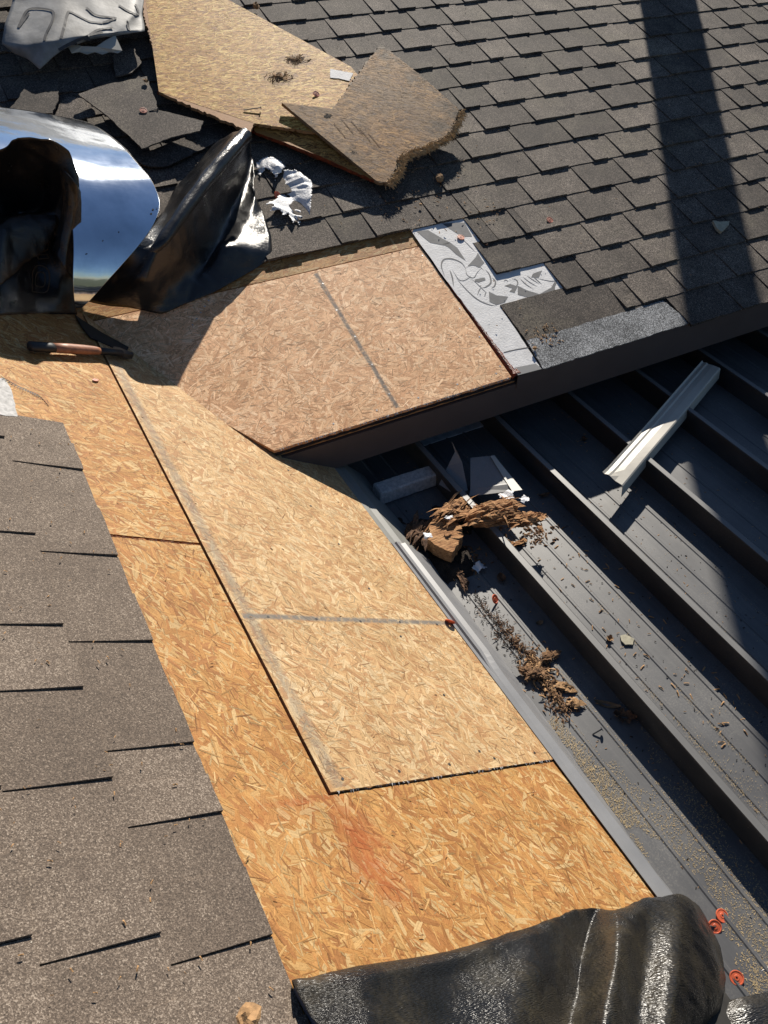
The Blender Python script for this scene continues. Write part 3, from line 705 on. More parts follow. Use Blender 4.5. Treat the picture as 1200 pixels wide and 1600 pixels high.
# black film, left bunch
P=[[(-0.7043, 0.8019, 0.46), (-0.601, 0.7961, 0.46), (-0.5508, 0.8311, 0.46), (-0.4774, 0.8116, 0.45), (-0.437, 0.8021, 0.42), (-0.4305, 0.7794, 0.36)],
[(-0.7142, 0.8336, 0.4), (-0.6094, 0.8307, 0.39), (-0.5602, 0.86, 0.385), (-0.4972, 0.8372, 0.38), (-0.4594, 0.7946, 0.38), (-0.4392, 0.7549, 0.33)],
[(-0.738, 0.904, 0.26), (-0.6261, 0.8999, 0.25), (-0.5764, 0.8867, 0.26), (-0.5109, 0.8821, 0.25), (-0.4746, 0.7915, 0.31), (-0.4477, 0.7419, 0.28)],
[(-0.7533, 0.8591, 0.24), (-0.6413, 0.8864, 0.2), (-0.589, 0.9156, 0.17), (-0.5331, 0.8767, 0.19), (-0.4979, 0.7957, 0.26), (-0.4547, 0.7406, 0.24)],
[(-0.7645, 0.73, 0.3), (-0.6561, 0.7562, 0.27), (-0.6228, 0.7881, 0.26), (-0.5601, 0.7936, 0.25), (-0.5087, 0.7889, 0.24), (-0.4657, 0.7254, 0.2)],
[(-0.7851, 0.6733, 0.27), (-0.6771, 0.7138, 0.225), (-0.6332, 0.7634, 0.19), (-0.5695, 0.801, 0.17), (-0.5226, 0.741, 0.19), (-0.4842, 0.6958, 0.15)],
[(-0.8047, 0.5889, 0.265), (-0.699, 0.648, 0.2), (-0.648, 0.6782, 0.175), (-0.5945, 0.7203, 0.135), (-0.543, 0.6946, 0.12), (-0.5005, 0.6856, 0.08)],
[(-0.8299, 0.4761, 0.262), (-0.7315, 0.5312, 0.182), (-0.6848, 0.5581, 0.146), (-0.6364, 0.5859, 0.104), (-0.5774, 0.6118, 0.058), (-0.5308, 0.6354, 0.018)]]
film,D1=sheet('plastic_film',P,11,'tarp',None,FB,amp=.016,s=8,seed=3,fine=.004,lin=.5)
tag(film,'crumpled glossy black film bunch with printed letters left of the metal sheet','plastic film')
for P in ([[(-0.7705, 0.7019, 0.3), (-0.6562, 0.7338, 0.292), (-0.622, 0.7626, 0.284), (-0.5654, 0.78, 0.266), (-0.5072, 0.7812, 0.25)],[(-0.7806, 0.6655, 0.292), (-0.6685, 0.6899, 0.285), (-0.6299, 0.7254, 0.276), (-0.5722, 0.7493, 0.256), (-0.5122, 0.7573, 0.24)],[(-0.7993, 0.5884, 0.285), (-0.6888, 0.6286, 0.262), (-0.6449, 0.6815, 0.244), (-0.5925, 0.7163, 0.232), (-0.5403, 0.7313, 0.22)],[(-0.8186, 0.5183, 0.27), (-0.7077, 0.5772, 0.235), (-0.6726, 0.6228, 0.215), (-0.6251, 0.681, 0.2), (-0.574, 0.7131, 0.195)]],
 [[(-0.4736, 0.7842, 0.39), (-0.4605, 0.7576, 0.395), (-0.4481, 0.7297, 0.38), (-0.4392, 0.7347, 0.345)],[(-0.4797, 0.7566, 0.345), (-0.4684, 0.7334, 0.352), (-0.4566, 0.7208, 0.335), (-0.4491, 0.7229, 0.295)],[(-0.4976, 0.7367, 0.295), (-0.4888, 0.7171, 0.3), (-0.479, 0.7016, 0.285), (-0.4634, 0.7107, 0.24)],[(-0.5243, 0.7224, 0.245), (-0.5173, 0.6922, 0.255), (-0.5042, 0.6774, 0.238), (-0.4819, 0.6868, 0.18)],[(-0.5511, 0.7055, 0.2), (-0.5467, 0.6637, 0.212), (-0.5339, 0.6385, 0.19), (-0.5062, 0.6431, 0.12)]]):
    sheet('film_flap',P,9,'tarp',film,None,amp=.007,s=11,seed=15,fine=.003,lin=.4)
# outlined letters printed on its front
def on_sheet(Dg,u,v):
    n,m=Dg.shape[:2]; x=max(0,min(n-1.001,u*(n-1))); y=max(0,min(m-1.001,v*(m-1))); i,j=int(x),int(y); f,g=x-i,y-j
    q=Dg[i,j]*(1-f)*(1-g)+Dg[i+1,j]*f*(1-g)+Dg[i,j+1]*(1-f)*g+Dg[i+1,j+1]*f*g
    a=Dg[min(n-1,i+1),j]-Dg[i,j]; b=Dg[i,min(m-1,j+1)]-Dg[i,j]; nn=np.cross(a,b); nn/=np.linalg.norm(nn)+1e-9
    if nn[2]<0: nn=-nn
    return q,nn
def letters(Dg,strokes,wd,lift):
    V,F=[],[]
    for st in strokes:
        pts=dense(st,5); L=[on_sheet(Dg,*q) for q in pts]; n=len(L)
        for i in range(n):
            d=L[min(n-1,i+1)][0]-L[max(0,i-1)][0]; nn=L[i][1]; s=np.cross(nn,d); s/=np.linalg.norm(s)+1e-9
            for sg in (-1,1): V.append(L[i][0]+nn*lift+s*sg*wd/2)
        k=len(V)-2*n
        F+=[[k+2*i,k+2*i+1,k+2*i+3,k+2*i+2] for i in range(n-1)]
    return V,F
def oval(cu,cv,ru,rv,sl): return [(cu+ru*math.sin(a)+sl*rv*math.cos(a),cv+rv*math.cos(a)) for a in [i*math.pi/6 for i in range(13)]]
st=[oval(.735,.655,.040,.055,0),oval(.735,.655,.018,.025,0),[(.80,.60),(.785,.69)],[(.80,.60),(.815,.61),(.80,.70),(.785,.69)],
    [(.93,.55),(.85,.57),(.845,.67),(.875,.70),(.925,.68),(.93,.55)],[(.91,.58),(.87,.595),(.865,.65),(.885,.665),(.91,.65),(.91,.58)]]
mesh('printed_letter',*letters(D1,st[:2],.0035,.0022),'ink_brown',film); mesh('printed_letter',*letters(D1,st[2:4],.0035,.0022),'ink_brown',film); mesh('printed_letter',*letters(D1,st[4:],.0035,.0022),'ink_brown',film)
# black film, right bunch with the long rolled ridge
P=[[(0.1167, 1.2732, 0.02), (0.1477, 1.2161, 0.09), (0.1691, 1.1413, 0.155), (0.2092, 1.1443, 0.13), (0.234, 1.1846, 0.03), (0.1582, 0.9932, 0.05), (0.1625, 0.9919, 0.035)],
[(0.0032, 1.1521, 0.03), (0.0053, 1.0378, 0.13), (0.0385, 0.9914, 0.175), (0.0966, 1.0145, 0.12), (0.1532, 1.0486, 0.028), (0.1447, 0.9429, 0.045), (0.1613, 0.9378, 0.025)],
[(-0.0868, 1.0739, 0.03), (-0.0999, 0.9106, 0.135), (-0.0863, 0.8394, 0.19), (-0.0234, 0.8714, 0.12), (0.0574, 0.9274, 0.03), (0.0949, 0.8647, 0.04), (0.1537, 0.8806, 0.022)],
[(-0.1635, 0.945, 0.06), (-0.1925, 0.7717, 0.15), (-0.1917, 0.7145, 0.2), (-0.1269, 0.7484, 0.12), (-0.0288, 0.8066, 0.034), (0.0246, 0.7773, 0.045), (0.1385, 0.7893, 0.018)],
[(-0.3255, 0.671, 0.19), (-0.2956, 0.657, 0.185), (-0.2742, 0.6419, 0.19), (-0.2013, 0.6725, 0.1), (-0.0974, 0.7265, 0.034), (-0.0486, 0.7201, 0.075), (0.116, 0.7249, 0.014)],
[(-0.4137, 0.6713, 0.1), (-0.3718, 0.63, 0.125), (-0.332, 0.5901, 0.135), (-0.2628, 0.624, 0.055), (-0.1725, 0.6459, 0.035), (-0.0664, 0.665, 0.03), (0.1053, 0.7041, 0.008)],
[(-0.499, 0.6909, 0.012), (-0.445, 0.6515, 0.012), (-0.3794, 0.617, 0.014), (-0.3013, 0.5737, 0.01), (-0.2174, 0.5929, 0.008), (-0.1155, 0.6143, 0.008), (0.045, 0.6758, 0.006)]]
f2,D2=sheet('plastic_film',P,11,'tarp',None,FB,amp=.006,s=9,seed=9,minl=.004,fine=.0030,lin=.35)
st=dense([(-0.3028, 0.6436, 0.175), (-0.2579, 0.6613, 0.195), (-0.1609, 0.7576, 0.2), (-0.0556, 0.8673, 0.195), (0.0534, 0.9798, 0.185), (0.176, 1.1024, 0.168)],8)
rr=[.007,.016,.019,.021,.023,.021]
V,F=[],[]
for i,q in enumerate(st):
    f=i/(len(st)-1)*5; k0=min(4,int(f)); rad=rr[k0]*(1-(f-k0))+rr[k0+1]*(f-k0)
    ax=Vector(st[min(len(st)-1,i+1)])-Vector(st[max(0,i-1)]); ax.normalize(); e1=ax.cross(Vector((0,0,1))).normalized(); e2=e1.cross(ax)
    for j in range(18):
        a=2*math.pi*j/18; rd=rad*(1+.16*noise.noise(Vector((i*.25,math.cos(a)*1.2,math.sin(a)*1.2)))+.05*noise.noise(Vector((i*.9,j*.8,3))))
        V.append(Vector(q)+e1*math.cos(a)*rd*1.1+e2*math.sin(a)*rd)
F=[[i*18+j,i*18+(j+1)%18,(i+1)*18+(j+1)%18,(i+1)*18+j] for i in range(len(st)-1) for j in range(18)]
uvr=[(i*.012,j*.007) for i in range(len(st)) for j in range(18)]
mesh('rolled_edge',V,F,'tarp',f2,smooth=True,uv=uvr)
tag(f2,'glossy black film with a long rolled ridge right of the metal sheet','plastic film')
# dusty black film across the bottom
P=[[(-1.3295, 0.8081, 0.002), (-1.3396, 0.7082, 0.003), (-1.3576, 0.55, 0.003), (-1.3637, 0.3457, 0.003), (-1.3691, 0.2491, 0.003), (-1.3762, 0.1914, 0.002), (-1.3922, 0.1513, 0.003), (-1.389, 0.0601, 0.003), (-1.402, -0.0311, 0.003), (-1.4157, -0.0717, 0.002), (-1.4263, -0.1207, -0.02)],
[(-1.326, 0.8157, 0.014), (-1.3382, 0.7237, 0.026), (-1.3557, 0.57, 0.028), (-1.3634, 0.377, 0.034), (-1.3647, 0.2709, 0.026), (-1.3668, 0.1928, 0.01), (-1.3894, 0.1859, 0.034), (-1.3864, 0.093, 0.034), (-1.3987, 0.0033, 0.034), (-1.4105, -0.0558, 0.02), (-1.4216, -0.1196, -0.01)],
[(-1.3383, 0.8224, 0.024), (-1.3535, 0.7395, 0.04), (-1.371, 0.5866, 0.038), (-1.3796, 0.4083, 0.044), (-1.3799, 0.302, 0.03), (-1.3809, 0.2222, 0.008), (-1.4121, 0.2297, 0.056), (-1.4067, 0.1228, 0.046), (-1.421, 0.0339, 0.048), (-1.4446, -0.0419, 0.022), (-1.4587, -0.1233, -0.02)],
[(-1.3542, 0.822, 0.026), (-1.3717, 0.7487, 0.044), (-1.387, 0.5903, 0.03), (-1.4017, 0.4438, 0.046), (-1.4073, 0.3554, 0.034), (-1.4077, 0.2728, 0.01), (-1.444, 0.2882, 0.074), (-1.4354, 0.1539, 0.044), (-1.4525, 0.0854, 0.06), (-1.4796, -0.0226, 0.022), (-1.4964, -0.1002, -0.02)],
[(-1.3709, 0.8203, 0.028), (-1.3913, 0.7577, 0.046), (-1.4093, 0.61, 0.03), (-1.4304, 0.4864, 0.05), (-1.4365, 0.4006, 0.036), (-1.438, 0.3223, 0.012), (-1.4734, 0.3396, 0.082), (-1.4691, 0.2084, 0.046), (-1.4893, 0.1597, 0.07), (-1.526, 0.0288, 0.024), (-1.5407, -0.0489, -0.02)],
[(-1.3882, 0.8154, 0.03), (-1.4121, 0.7643, 0.046), (-1.434, 0.6338, 0.03), (-1.4594, 0.5276, 0.05), (-1.4666, 0.4469, 0.036), (-1.4697, 0.3688, 0.014), (-1.5019, 0.3882, 0.08), (-1.5018, 0.2624, 0.046), (-1.5258, 0.225, 0.074), (-1.5601, 0.0863, 0.02), (-1.574, 0.0058, -0.03)],
[(-1.4208, 0.8154, 0.032), (-1.4405, 0.7725, 0.044), (-1.4622, 0.6599, 0.03), (-1.4899, 0.5689, 0.05), (-1.4968, 0.4919, 0.036), (-1.4998, 0.4171, 0.014), (-1.531, 0.4309, 0.076), (-1.535, 0.3195, 0.046), (-1.5577, 0.2829, 0.072), (-1.5803, 0.1521, 0.01), (-1.5951, 0.0901, -0.03)],
[(-1.4709, 0.8055, 0.03), (-1.4837, 0.7816, 0.04), (-1.5022, 0.6946, 0.03), (-1.5298, 0.6141, 0.046), (-1.5425, 0.5401, 0.036), (-1.5491, 0.4753, 0.014), (-1.5724, 0.4847, 0.07), (-1.5813, 0.3862, 0.044), (-1.5994, 0.3479, 0.066), (-1.6188, 0.2314, 0.005), (-1.6328, 0.178, -0.03)]]
f3,D3=sheet('plastic_film',P,10,'tarp_dusty',None,FA,amp=.0060,s=13,seed=5,fine=.0020,lin=.4)
tag(f3,'dusty black woven film rolled across the amber board at the bottom','plastic film')
P=[[(-1.3307, 0.8121, 0.012), (-1.3416, 0.8131, 0.018), (-1.3611, 0.8108, 0.02), (-1.3891, 0.8054, 0.02)],[(-1.3293, 0.8105, 0.003), (-1.3427, 0.81, 0.004), (-1.3612, 0.8077, 0.004), (-1.3886, 0.8047, 0.004)],[(-1.3396, 0.8045, 0.004), (-1.3513, 0.8057, 0.006), (-1.3683, 0.8039, 0.008), (-1.397, 0.796, 0.008)]]
sheet('film_end',P,5,'tarp_back',f3,None,amp=.001,s=20,seed=2)
P=[[(-0.0517, -1.5643, 0.085), (-0.0214, -1.5671, 0.1), (0.0247, -1.5797, 0.105), (0.101, -1.5983, 0.085)],[(-0.0678, -1.5737, 0.095), (-0.0414, -1.5817, 0.12), (0.0065, -1.5956, 0.125), (0.0888, -1.6167, 0.1)],[(-0.0893, -1.6118, 0.1), (-0.0594, -1.6235, 0.125), (-0.013, -1.6331, 0.13), (0.0631, -1.6558, 0.11)]]
f4,_=sheet('plastic_film',P,11,'tarp_dusty',None,FC,amp=.008,s=12,seed=8,lin=.4)
tag(f4,'small fold of dusty black film in the bottom right corner','plastic film')

# ---- strand board scraps
def tilt(pts,l): return pts
def scrap(name,label,poly,lift,th,m,pal,ang,frame,seed,amp=.003,edges=None,edge_mat=None):
    """poly in roof coordinates (a,b); lift(a,b) = height of its underside"""
    pj=jag(poly,.012,amp,edges); p3=[(q[0],q[1],lift(q[0],q[1])) for q in pj]
    V,F=prism(p3,0,th); c=PAL[pal][1]
    o=mesh(name,V,F,m,None,frame,uv=[(v[0],v[1]) for v in V],tint=[(*c,1)]*len(V))
    tag(o,label,'wood scrap','strand board scraps on the far roof')
    if edge_mat:
        o.data.materials.append(M[edge_mat])
        n=len(pj)
        for i,f in enumerate(o.data.polygons):
            if i>=2: f.material_index=1
    strands(o,[poly],m,pal,ang,.5,size=.6,lift=lambda a,b:lift(a,b)+th,seed=seed)
    return o
S1=[(0.2162, 2.3054), (0.4702, 2.0999), (0.7857, 1.5352), (0.7986, 1.2709), (0.5028, 1.1807), (0.2859, 1.2903), (0.2547, 1.2491), (0.0238, 1.5393), (0.0928, 1.8056), (0.1269, 2.018)]
def plane_fn(a,b): return .058+.018*math.sin(a*3)*0+.004*(b-1.5)
def clean(poly): return poly
s1=None
# convex pieces for the strands, full outline for the board
pj=jag(S1,.009,.0055,edges=(0,4,5,6,8,9)); V,F=prism([(q[0],q[1],plane_fn(*q[:2])) for q in ccw(pj)],0,.011)
s1=mesh('board_scrap',V,F,M['osb_scrap'],None,FB,uv=[(v[0],v[1]) for v in V],tint=[(.40,.2,.08,1)]*len(V))
s1.data.materials.append(M['wood_edge'])
for i,f in enumerate(s1.data.polygons):
    if i>=2: f.material_index=1
tag(s1,'large torn strand board scrap with a punched hole lying on the dark shingles','wood scrap','strand board scraps on the far roof')
s1a=[S1[0],S1[1],S1[2],S1[4],S1[7],S1[8]]
strands(s1,[[S1[0],S1[1],S1[2],S1[3],S1[4],S1[5],S1[7]]],M['osb_scrap'],'scrap',R(-8),.35,size=.6,lift=lambda a,b:plane_fn(a,b)+.011,seed=31)
# splintered hole in it: dark pit with raised torn fibres
hc=(0.595, 1.6229, 0.075)
V,F=prism(jag([(hc[0]+.030*math.cos(a)*(1+.4*math.sin(3*a)),hc[1]+.018*math.sin(a)*(1+.5*math.cos(2*a))) for a in [i*.449 for i in range(14)]],.006,.004),plane_fn(*hc[:2])+.0113,plane_fn(*hc[:2])+.0122)
mesh('punched_hole',V,F,'dirt',s1)
hc2=(0.4818, 1.5318, 0.075)
V,F=prism(jag([(hc2[0]+.016*math.cos(a)+.012*math.sin(a),hc2[1]+.028*math.sin(a)) for a in [i*.449 for i in range(14)]],.006,.005),plane_fn(*hc2[:2])+.0113,plane_fn(*hc2[:2])+.0121)
mesh('punched_hole',V,F,'rot_dark',s1)
V,F=[],[]
for i in range(150):
    c=hc if i%2 else hc2; a=U(0,6.28); r=U(.008,.05); k=len(V); L=U(.012,.04); z0=plane_fn(*c[:2])+.0115; an=a+U(-.5,.5); wd=U(.001,.0028)
    x,y=c[0]+r*math.cos(a)*1.2,c[1]+r*math.sin(a)*.8; dx,dy=math.cos(an),math.sin(an)
    V+=[(x-dy*wd,y+dx*wd,z0),(x+dy*wd,y-dx*wd,z0+.001),(x-dx*L,y-dy*L,z0+U(.003,.016))]; F.append([k,k+1,k+2])
mesh('torn_fibres',V,F,'chips',s1,kind='stuff')
lab='lower broken layer of strand board with a red painted edge under the large scrap'
S2=[(0.3167, 1.3524), (0.5246, 1.2171), (0.6438, 0.8991), (0.5849, 0.9044), (0.4494, 1.0854), (0.2781, 1.27)]
lf2=lambda a,b:.040
s2=scrap('board_scrap',lab,S2,lf2,.011,M['osb_scrap'],'worn',R(-20),FB,32,amp=.003,edge_mat='resin')
s2b=prism(jag([(q[0],q[1]) for q in [(0.033, 1.5914), (0.2869, 1.2906), (0.455, 1.0945), (0.5996, 0.9168), (0.6011, 0.9453), (0.4687, 1.1243), (0.3011, 1.3253), (0.0519, 1.6191)]],.01,.002),.026,.040)
mesh('painted_edge',*s2b,'resin',s2)
lab='grey weathered strand board scrap with a crumbling corner resting on the large scrap'
S3=[(0.4117, 1.345), (0.5822, 1.2738), (0.9266, 1.5691), (1.001, 1.3778), (1.0661, 1.1681), (0.9606, 1.0404), (0.8345, 1.0172), (0.725, 0.9924), (0.6215, 0.8876), (0.5844, 0.9048)]
n0=np.array([[*q[:2],1] for q in [(0.4117, 1.345, 0.085), (0.9266, 1.5691, 0.115), (1.0661, 1.1681, 0.075), (0.5984, 0.8974, 0.045)]]); zz=np.array([q[2] for q in [(0.4117, 1.345, 0.085), (0.9266, 1.5691, 0.115), (1.0661, 1.1681, 0.075), (0.5984, 0.8974, 0.045)]])
cf=np.linalg.lstsq(n0,zz,rcond=None)[0]
lf3=lambda a,b:float(cf[0]*a+cf[1]*b+cf[2])-.004
pj=jag(S3,.007,.0075,edges=(1,2,3,4,5,6,7,8)); V,F=prism([(q[0],q[1],lf3(*q[:2])) for q in ccw(pj)],0,.012)
s3=mesh('board_scrap',V,F,M['osb_worn'],None,FB,uv=[(v[0],v[1]) for v in V],tint=[(.3,.2,.11,1)]*len(V))
tag(s3,lab,'wood scrap','strand board scraps on the far roof')
strands(s3,[[S3[i] for i in (1,2,3,4,5,6,7)],[S3[i] for i in (0,1,7,8,9)]],M['osb_worn'],'worn',R(-32),.3,size=.6,lift=lambda a,b:lf3(a,b)+.012,seed=33)
# crumbling fibrous edge
V,F=[],[]
edge=dense([(1.0731, 1.1578), (0.9567, 1.0523), (0.8393, 1.016), (0.7313, 0.9937), (0.6867, 0.9354), (0.6215, 0.8876)],14)
for q in edge:
    for i in range(34):
        k=len(V); x,y=q[0]+U(-.012,.010),q[1]+U(-.010,.010); z0=lf3(x,y)+U(0,.013); L=U(.006,.026); a=random.gauss(-1.1,.6); wd=U(.0005,.0017)
        dx,dy=math.cos(a),math.sin(a); dz=U(-.012,.012)
        V+=[(x-dy*wd,y+dx*wd,z0),(x+dy*wd,y-dx*wd,z0+.001),(x+dx*L,y+dy*L,z0+dz),(x+dx*L*.6-dy*wd,y+dy*L*.6+dx*wd,z0+dz*.6+.003)]; F.append([k,k+1,k+2,k+3])
mesh('torn_fibres',V,F,'fibre',s3,kind='stuff')
for (u0,sz) in (((0.5602, 1.0502, 0.075),.016),((0.5512, 1.2458, 0.095),.018)):
    pl=[(u0[0]+sz*U(.5,1.25)*math.cos(a),u0[1]+sz*U(.4,1.0)*math.sin(a)) for a in [i*.449 for i in range(14)]]
    ragged('rot_pocket',pl,lambda x,y:lf3(x,y)+.0126,'dirt',s3,None,amp=.0003,s=60,seed=sz*1000,rag=.003,step=.0015,thick=0)
V,F=merge(*[ribbon([(x,y,lf3(x,y)),(x+.012,y-.075,lf3(x+.012,y-.075))],.0022,.0136) for x,y in [q[:2] for q in [(0.5546, 1.2025), (0.5921, 1.2167), (0.6236, 1.2014), (0.6376, 1.1593), (0.6583, 1.1311)]]])
mesh('saw_score',V,F,'rot_dark',s3,kind='stuff')
# blue-white paper tab
V,F=prism(jag([(0.6966, 1.5369), (0.7733, 1.4906), (0.736, 1.4474), (0.7038, 1.4713), (0.6713, 1.4826)],.006,.0012),plane_fn(0,1.5)+.0125,plane_fn(0,1.5)+.0135)
o=mesh('paper_tab',V,F,'under',None,FB); tag(o,'small white paper tab stuck on the large scrap','paper tab')

# ---- torn shingles left of the scraps
def torn(label,poly,l0,sl,th=.005,mm='shingle_far',amp=.003):
    """sl=(da,db) slope of the piece"""
    pj=ccw(jag(poly,.015,amp)); cx=sum(q[0] for q in pj)/len(pj); cy=sum(q[1] for q in pj)/len(pj)
    V,F=prism([(q[0],q[1],l0+sl[0]*(q[0]-cx)+sl[1]*(q[1]-cy)) for q in pj],0,th)
    o=mesh('torn_shingle',V,F,mm,None,FB); tag(o,label,'torn shingle','torn shingles beside the metal sheet'); return o
torn('broad torn shingle holding a washer and nail beside the large wood scrap',[(-0.2427, 1.5982), (-0.1351, 1.6324), (0.0177, 1.6511), (-0.0092, 1.4437), (0.1171, 1.3469), (0.0841, 1.2956), (-0.0202, 1.2852), (-0.134, 1.2502), (-0.1774, 1.4249)],.060,(0,-.02))
torn('torn shingle tilted under the broad torn one near the bent sheet',[(-0.1678, 1.2668), (0.0703, 1.3365), (0.1568, 1.2853), (-0.0701, 1.1996), (-0.127, 1.2146)],.022,(0,.03))
torn('torn shingle with a straight upper edge left of the broad torn one',[(-0.3799, 1.7282), (-0.281, 1.7223), (-0.3149, 1.5916), (-0.3522, 1.5261), (-0.4584, 1.5367), (-0.5006, 1.5324)],.045,(0,-.03))
torn('dark torn shingle between the two larger torn shingles',[(-0.3124, 1.5996), (-0.2758, 1.6369), (-0.2093, 1.6065), (-0.213, 1.5096), (-0.2805, 1.5035), (-0.3494, 1.5347)],.028,(0,0))
torn('small torn shingle at the left picture edge under the bent sheet',[(-0.6199, 1.6412), (-0.507, 1.6002), (-0.4325, 1.6647), (-0.4524, 1.5364), (-0.6474, 1.5162)],.020,(0,0))
torn('small torn shingle half under the grey underlayment sheet',[(-0.0479, 1.8545), (0.0358, 1.8975), (0.0432, 1.7937), (-0.0131, 1.7389), (-0.0778, 1.7283)],.022,(0,0))

# ---- printed grey underlayment sheet, top left
uf=lambda a,b:.075+.010*math.sin(a*9+1)+.008*math.sin(b*13)-.03*max(0,1.62-b)*0
def flat(P3): return P3
P=[[(-0.4295, 2.4334, 0.1), (-0.2505, 2.4079, 0.1), (-0.0925, 2.3644, 0.11), (0.0495, 2.3442, 0.11), (0.2132, 2.3421, 0.1), (0.2614, 2.3564, 0.09)],
[(-0.4039, 2.247, 0.1), (-0.2866, 2.2082, 0.11), (-0.1343, 2.1637, 0.12), (-0.0092, 2.1437, 0.12), (0.1458, 2.1592, 0.1), (0.195, 2.1915, 0.08)],
[(-0.3162, 2.1442, 0.1), (-0.245, 2.1038, 0.11), (-0.1529, 2.0555, 0.12), (-0.0355, 2.0586, 0.115), (0.1096, 2.0634, 0.1), (0.1471, 2.0777, 0.08)],
[(-0.3781, 2.0114, 0.09), (-0.3043, 1.9707, 0.1), (-0.2271, 1.9107, 0.12), (-0.1045, 1.9057, 0.115), (0.0674, 1.9632, 0.1), (0.1197, 2.0098, 0.08)],
[(-0.4134, 1.9308, 0.07), (-0.3518, 1.8544, 0.09), (-0.2722, 1.8301, 0.115), (-0.1472, 1.8385, 0.115), (-0.0263, 1.8638, 0.1), (0.0941, 1.9042, 0.075)],
[(-0.3884, 1.8957, 0.055), (-0.3492, 1.8386, 0.06), (-0.3276, 1.7704, 0.06), (-0.2665, 1.8027, 0.08), (-0.2024, 1.8436, 0.1), (-0.0324, 1.8614, 0.095)]]
ud,D4=sheet('underlayment_sheet',P,7,'under_dirty',None,FB,amp=.006,s=9,seed=4,fine=.0012,lin=.75)
tag(ud,'crumpled grey underlayment sheet with outlined letters at the top left','underlayment')
st=[[(.62,.12),(.47,.16),(.47,.33),(.55,.37),(.70,.36),(.78,.37)],[(.63,.12),(.50,.17)],
    [(.78,.47),(.62,.46),(.50,.45),(.49,.47),(.56,.58),(.60,.66)],[(.60,.66),(.59,.72),(.52,.62),(.45,.55)],
    [(.90,.52),(.86,.60),(.93,.66)],[(.90,.53),(.80,.62),(.76,.70)],[(.95,.62),(.88,.72)],
    [(.82,.62),(.72,.66),(.71,.74)],[(.82,.62),(.88,.76)],[(.88,.76),(.80,.82)],
    [(.45,.72),(.56,.80),(.60,.88)],[(.60,.88),(.57,.90),(.45,.82)],[(.66,.80),(.80,.90)]]
for q in st: mesh('printed_outline',*letters(D4,[q],.0095,.0030),'ink_and_shadow',ud)
# torn zig-zag strip hanging below it
zz=[(104+i*(184-104)/12, 85-(i%2)*3-i*.9) for i in range(13)]
top=[(-0.2067, 1.8666, 0.09), (-0.157, 1.837, 0.085), (-0.1105, 1.8236, 0.085), (-0.0643, 1.8514, 0.09), (-0.0267, 1.8646, 0.095), (-0.026, 1.7909, 0.08), (-0.0443, 1.7868, 0.075), (-0.067, 1.805, 0.072), (-0.0981, 1.7948, 0.072), (-0.1195, 1.8156, 0.072), (-0.1501, 1.8053, 0.072), (-0.1715, 1.826, 0.072), (-0.2004, 1.8183, 0.075)]
V=[q for q in top]+[(q[0],q[1]+.001,q[2]-.002) for q in top]; n=len(top)
F=[list(range(n)),list(range(n,2*n))[::-1]]+[[i,(i+1)%n,n+(i+1)%n,n+i] for i in range(n)]
o=mesh('saw_edged_strip',V,F,'trim_pale',None,FB); tag(o,'beige torn strip with a saw-toothed edge under the printed underlayment','torn strip')

# ---- white crumpled film scrap
FO=[(0.312, 1.081), (0.3486, 1.0641), (0.3806, 0.9982), (0.3364, 0.9056), (0.3003, 0.8413), (0.2894, 0.8645), (0.2512, 0.8156), (0.2589, 0.8598), (0.2321, 0.8146), (0.2365, 0.873), (0.2118, 0.8535), (0.2141, 0.8861), (0.1764, 0.8902), (0.2077, 0.9147), (0.1732, 0.9212), (0.2179, 0.9389), (0.2626, 0.9883), (0.2674, 1.0219)]
fo=ragged('film_scrap',FO,lambda x,y:.020+.010*math.sin(x*40),'foil',None,FB,amp=.008,s=34,seed=6,rag=.003)
tag(fo,'white crumpled film scrap with torn fingers below the large wood scrap','film scrap','white film scraps')
FO=[(0.2332, 1.1468), (0.2718, 1.1585), (0.3172, 1.1393), (0.3252, 1.1008), (0.284, 1.0615), (0.2625, 1.0389), (0.2663, 1.0876), (0.2527, 1.1127), (0.2222, 1.0852)]
fo2=ragged('film_scrap',FO,lambda x,y:.022+.008*math.sin(x*50),'foil',None,FB,amp=.010,s=40,seed=7,rag=.003)
tag(fo2,'small shaded white film scrap beside the torn film with fingers','film scrap','white film scraps')

# ---- plastic cap washers, nails
def lathe(prof,n=20):
    V=[(r*math.cos(2*math.pi*i/n),r*math.sin(2*math.pi*i/n),z) for r,z in prof for i in range(n)]
    m_=len(prof); F=[[j*n+i,j*n+(i+1)%n,(j+1)*n+(i+1)%n,(j+1)*n+i] for j in range(m_-1) for i in range(n)]
    return V,F
def place(name,label,cat,V,F,mm,frame,at,rx=0,ry=0,rz=0,group=None):
    o=mesh(name,V,F,mm,None,frame@Matrix.Translation(at)@Matrix.Rotation(rz,4,'Z')@Matrix.Rotation(rx,4,'X')@Matrix.Rotation(ry,4,'Y'),smooth=False)
    tag(o,label,cat,group); return o
CAPP=[(.0020,.0026),(.0046,.0026),(.0052,.0020),(.0106,.0018),(.0112,.0026),(.0128,.0024),(.0132,.0002),(.0124,.0),(.0020,.0)]
g='orange cap washers scattered on the roofs'
place('cap_washer','whole orange cap washer touching the broken one beside the dusty film','cap washer',*lathe(CAPP+CAPP[:1],28),'cap',FC,(0.149, -1.4499, 0.006),.25,.1,0,g)
V,F=lathe(CAPP+CAPP[:1],28); F=[f for i,f in enumerate(F) if not (8<=(i%28)<=13)]
place('cap_washer','broken orange cap washer with a missing piece beside the dusty film','cap washer',V,F,'cap',FC,(0.1206, -1.4585, 0.008),.1,-.35,.6,g)
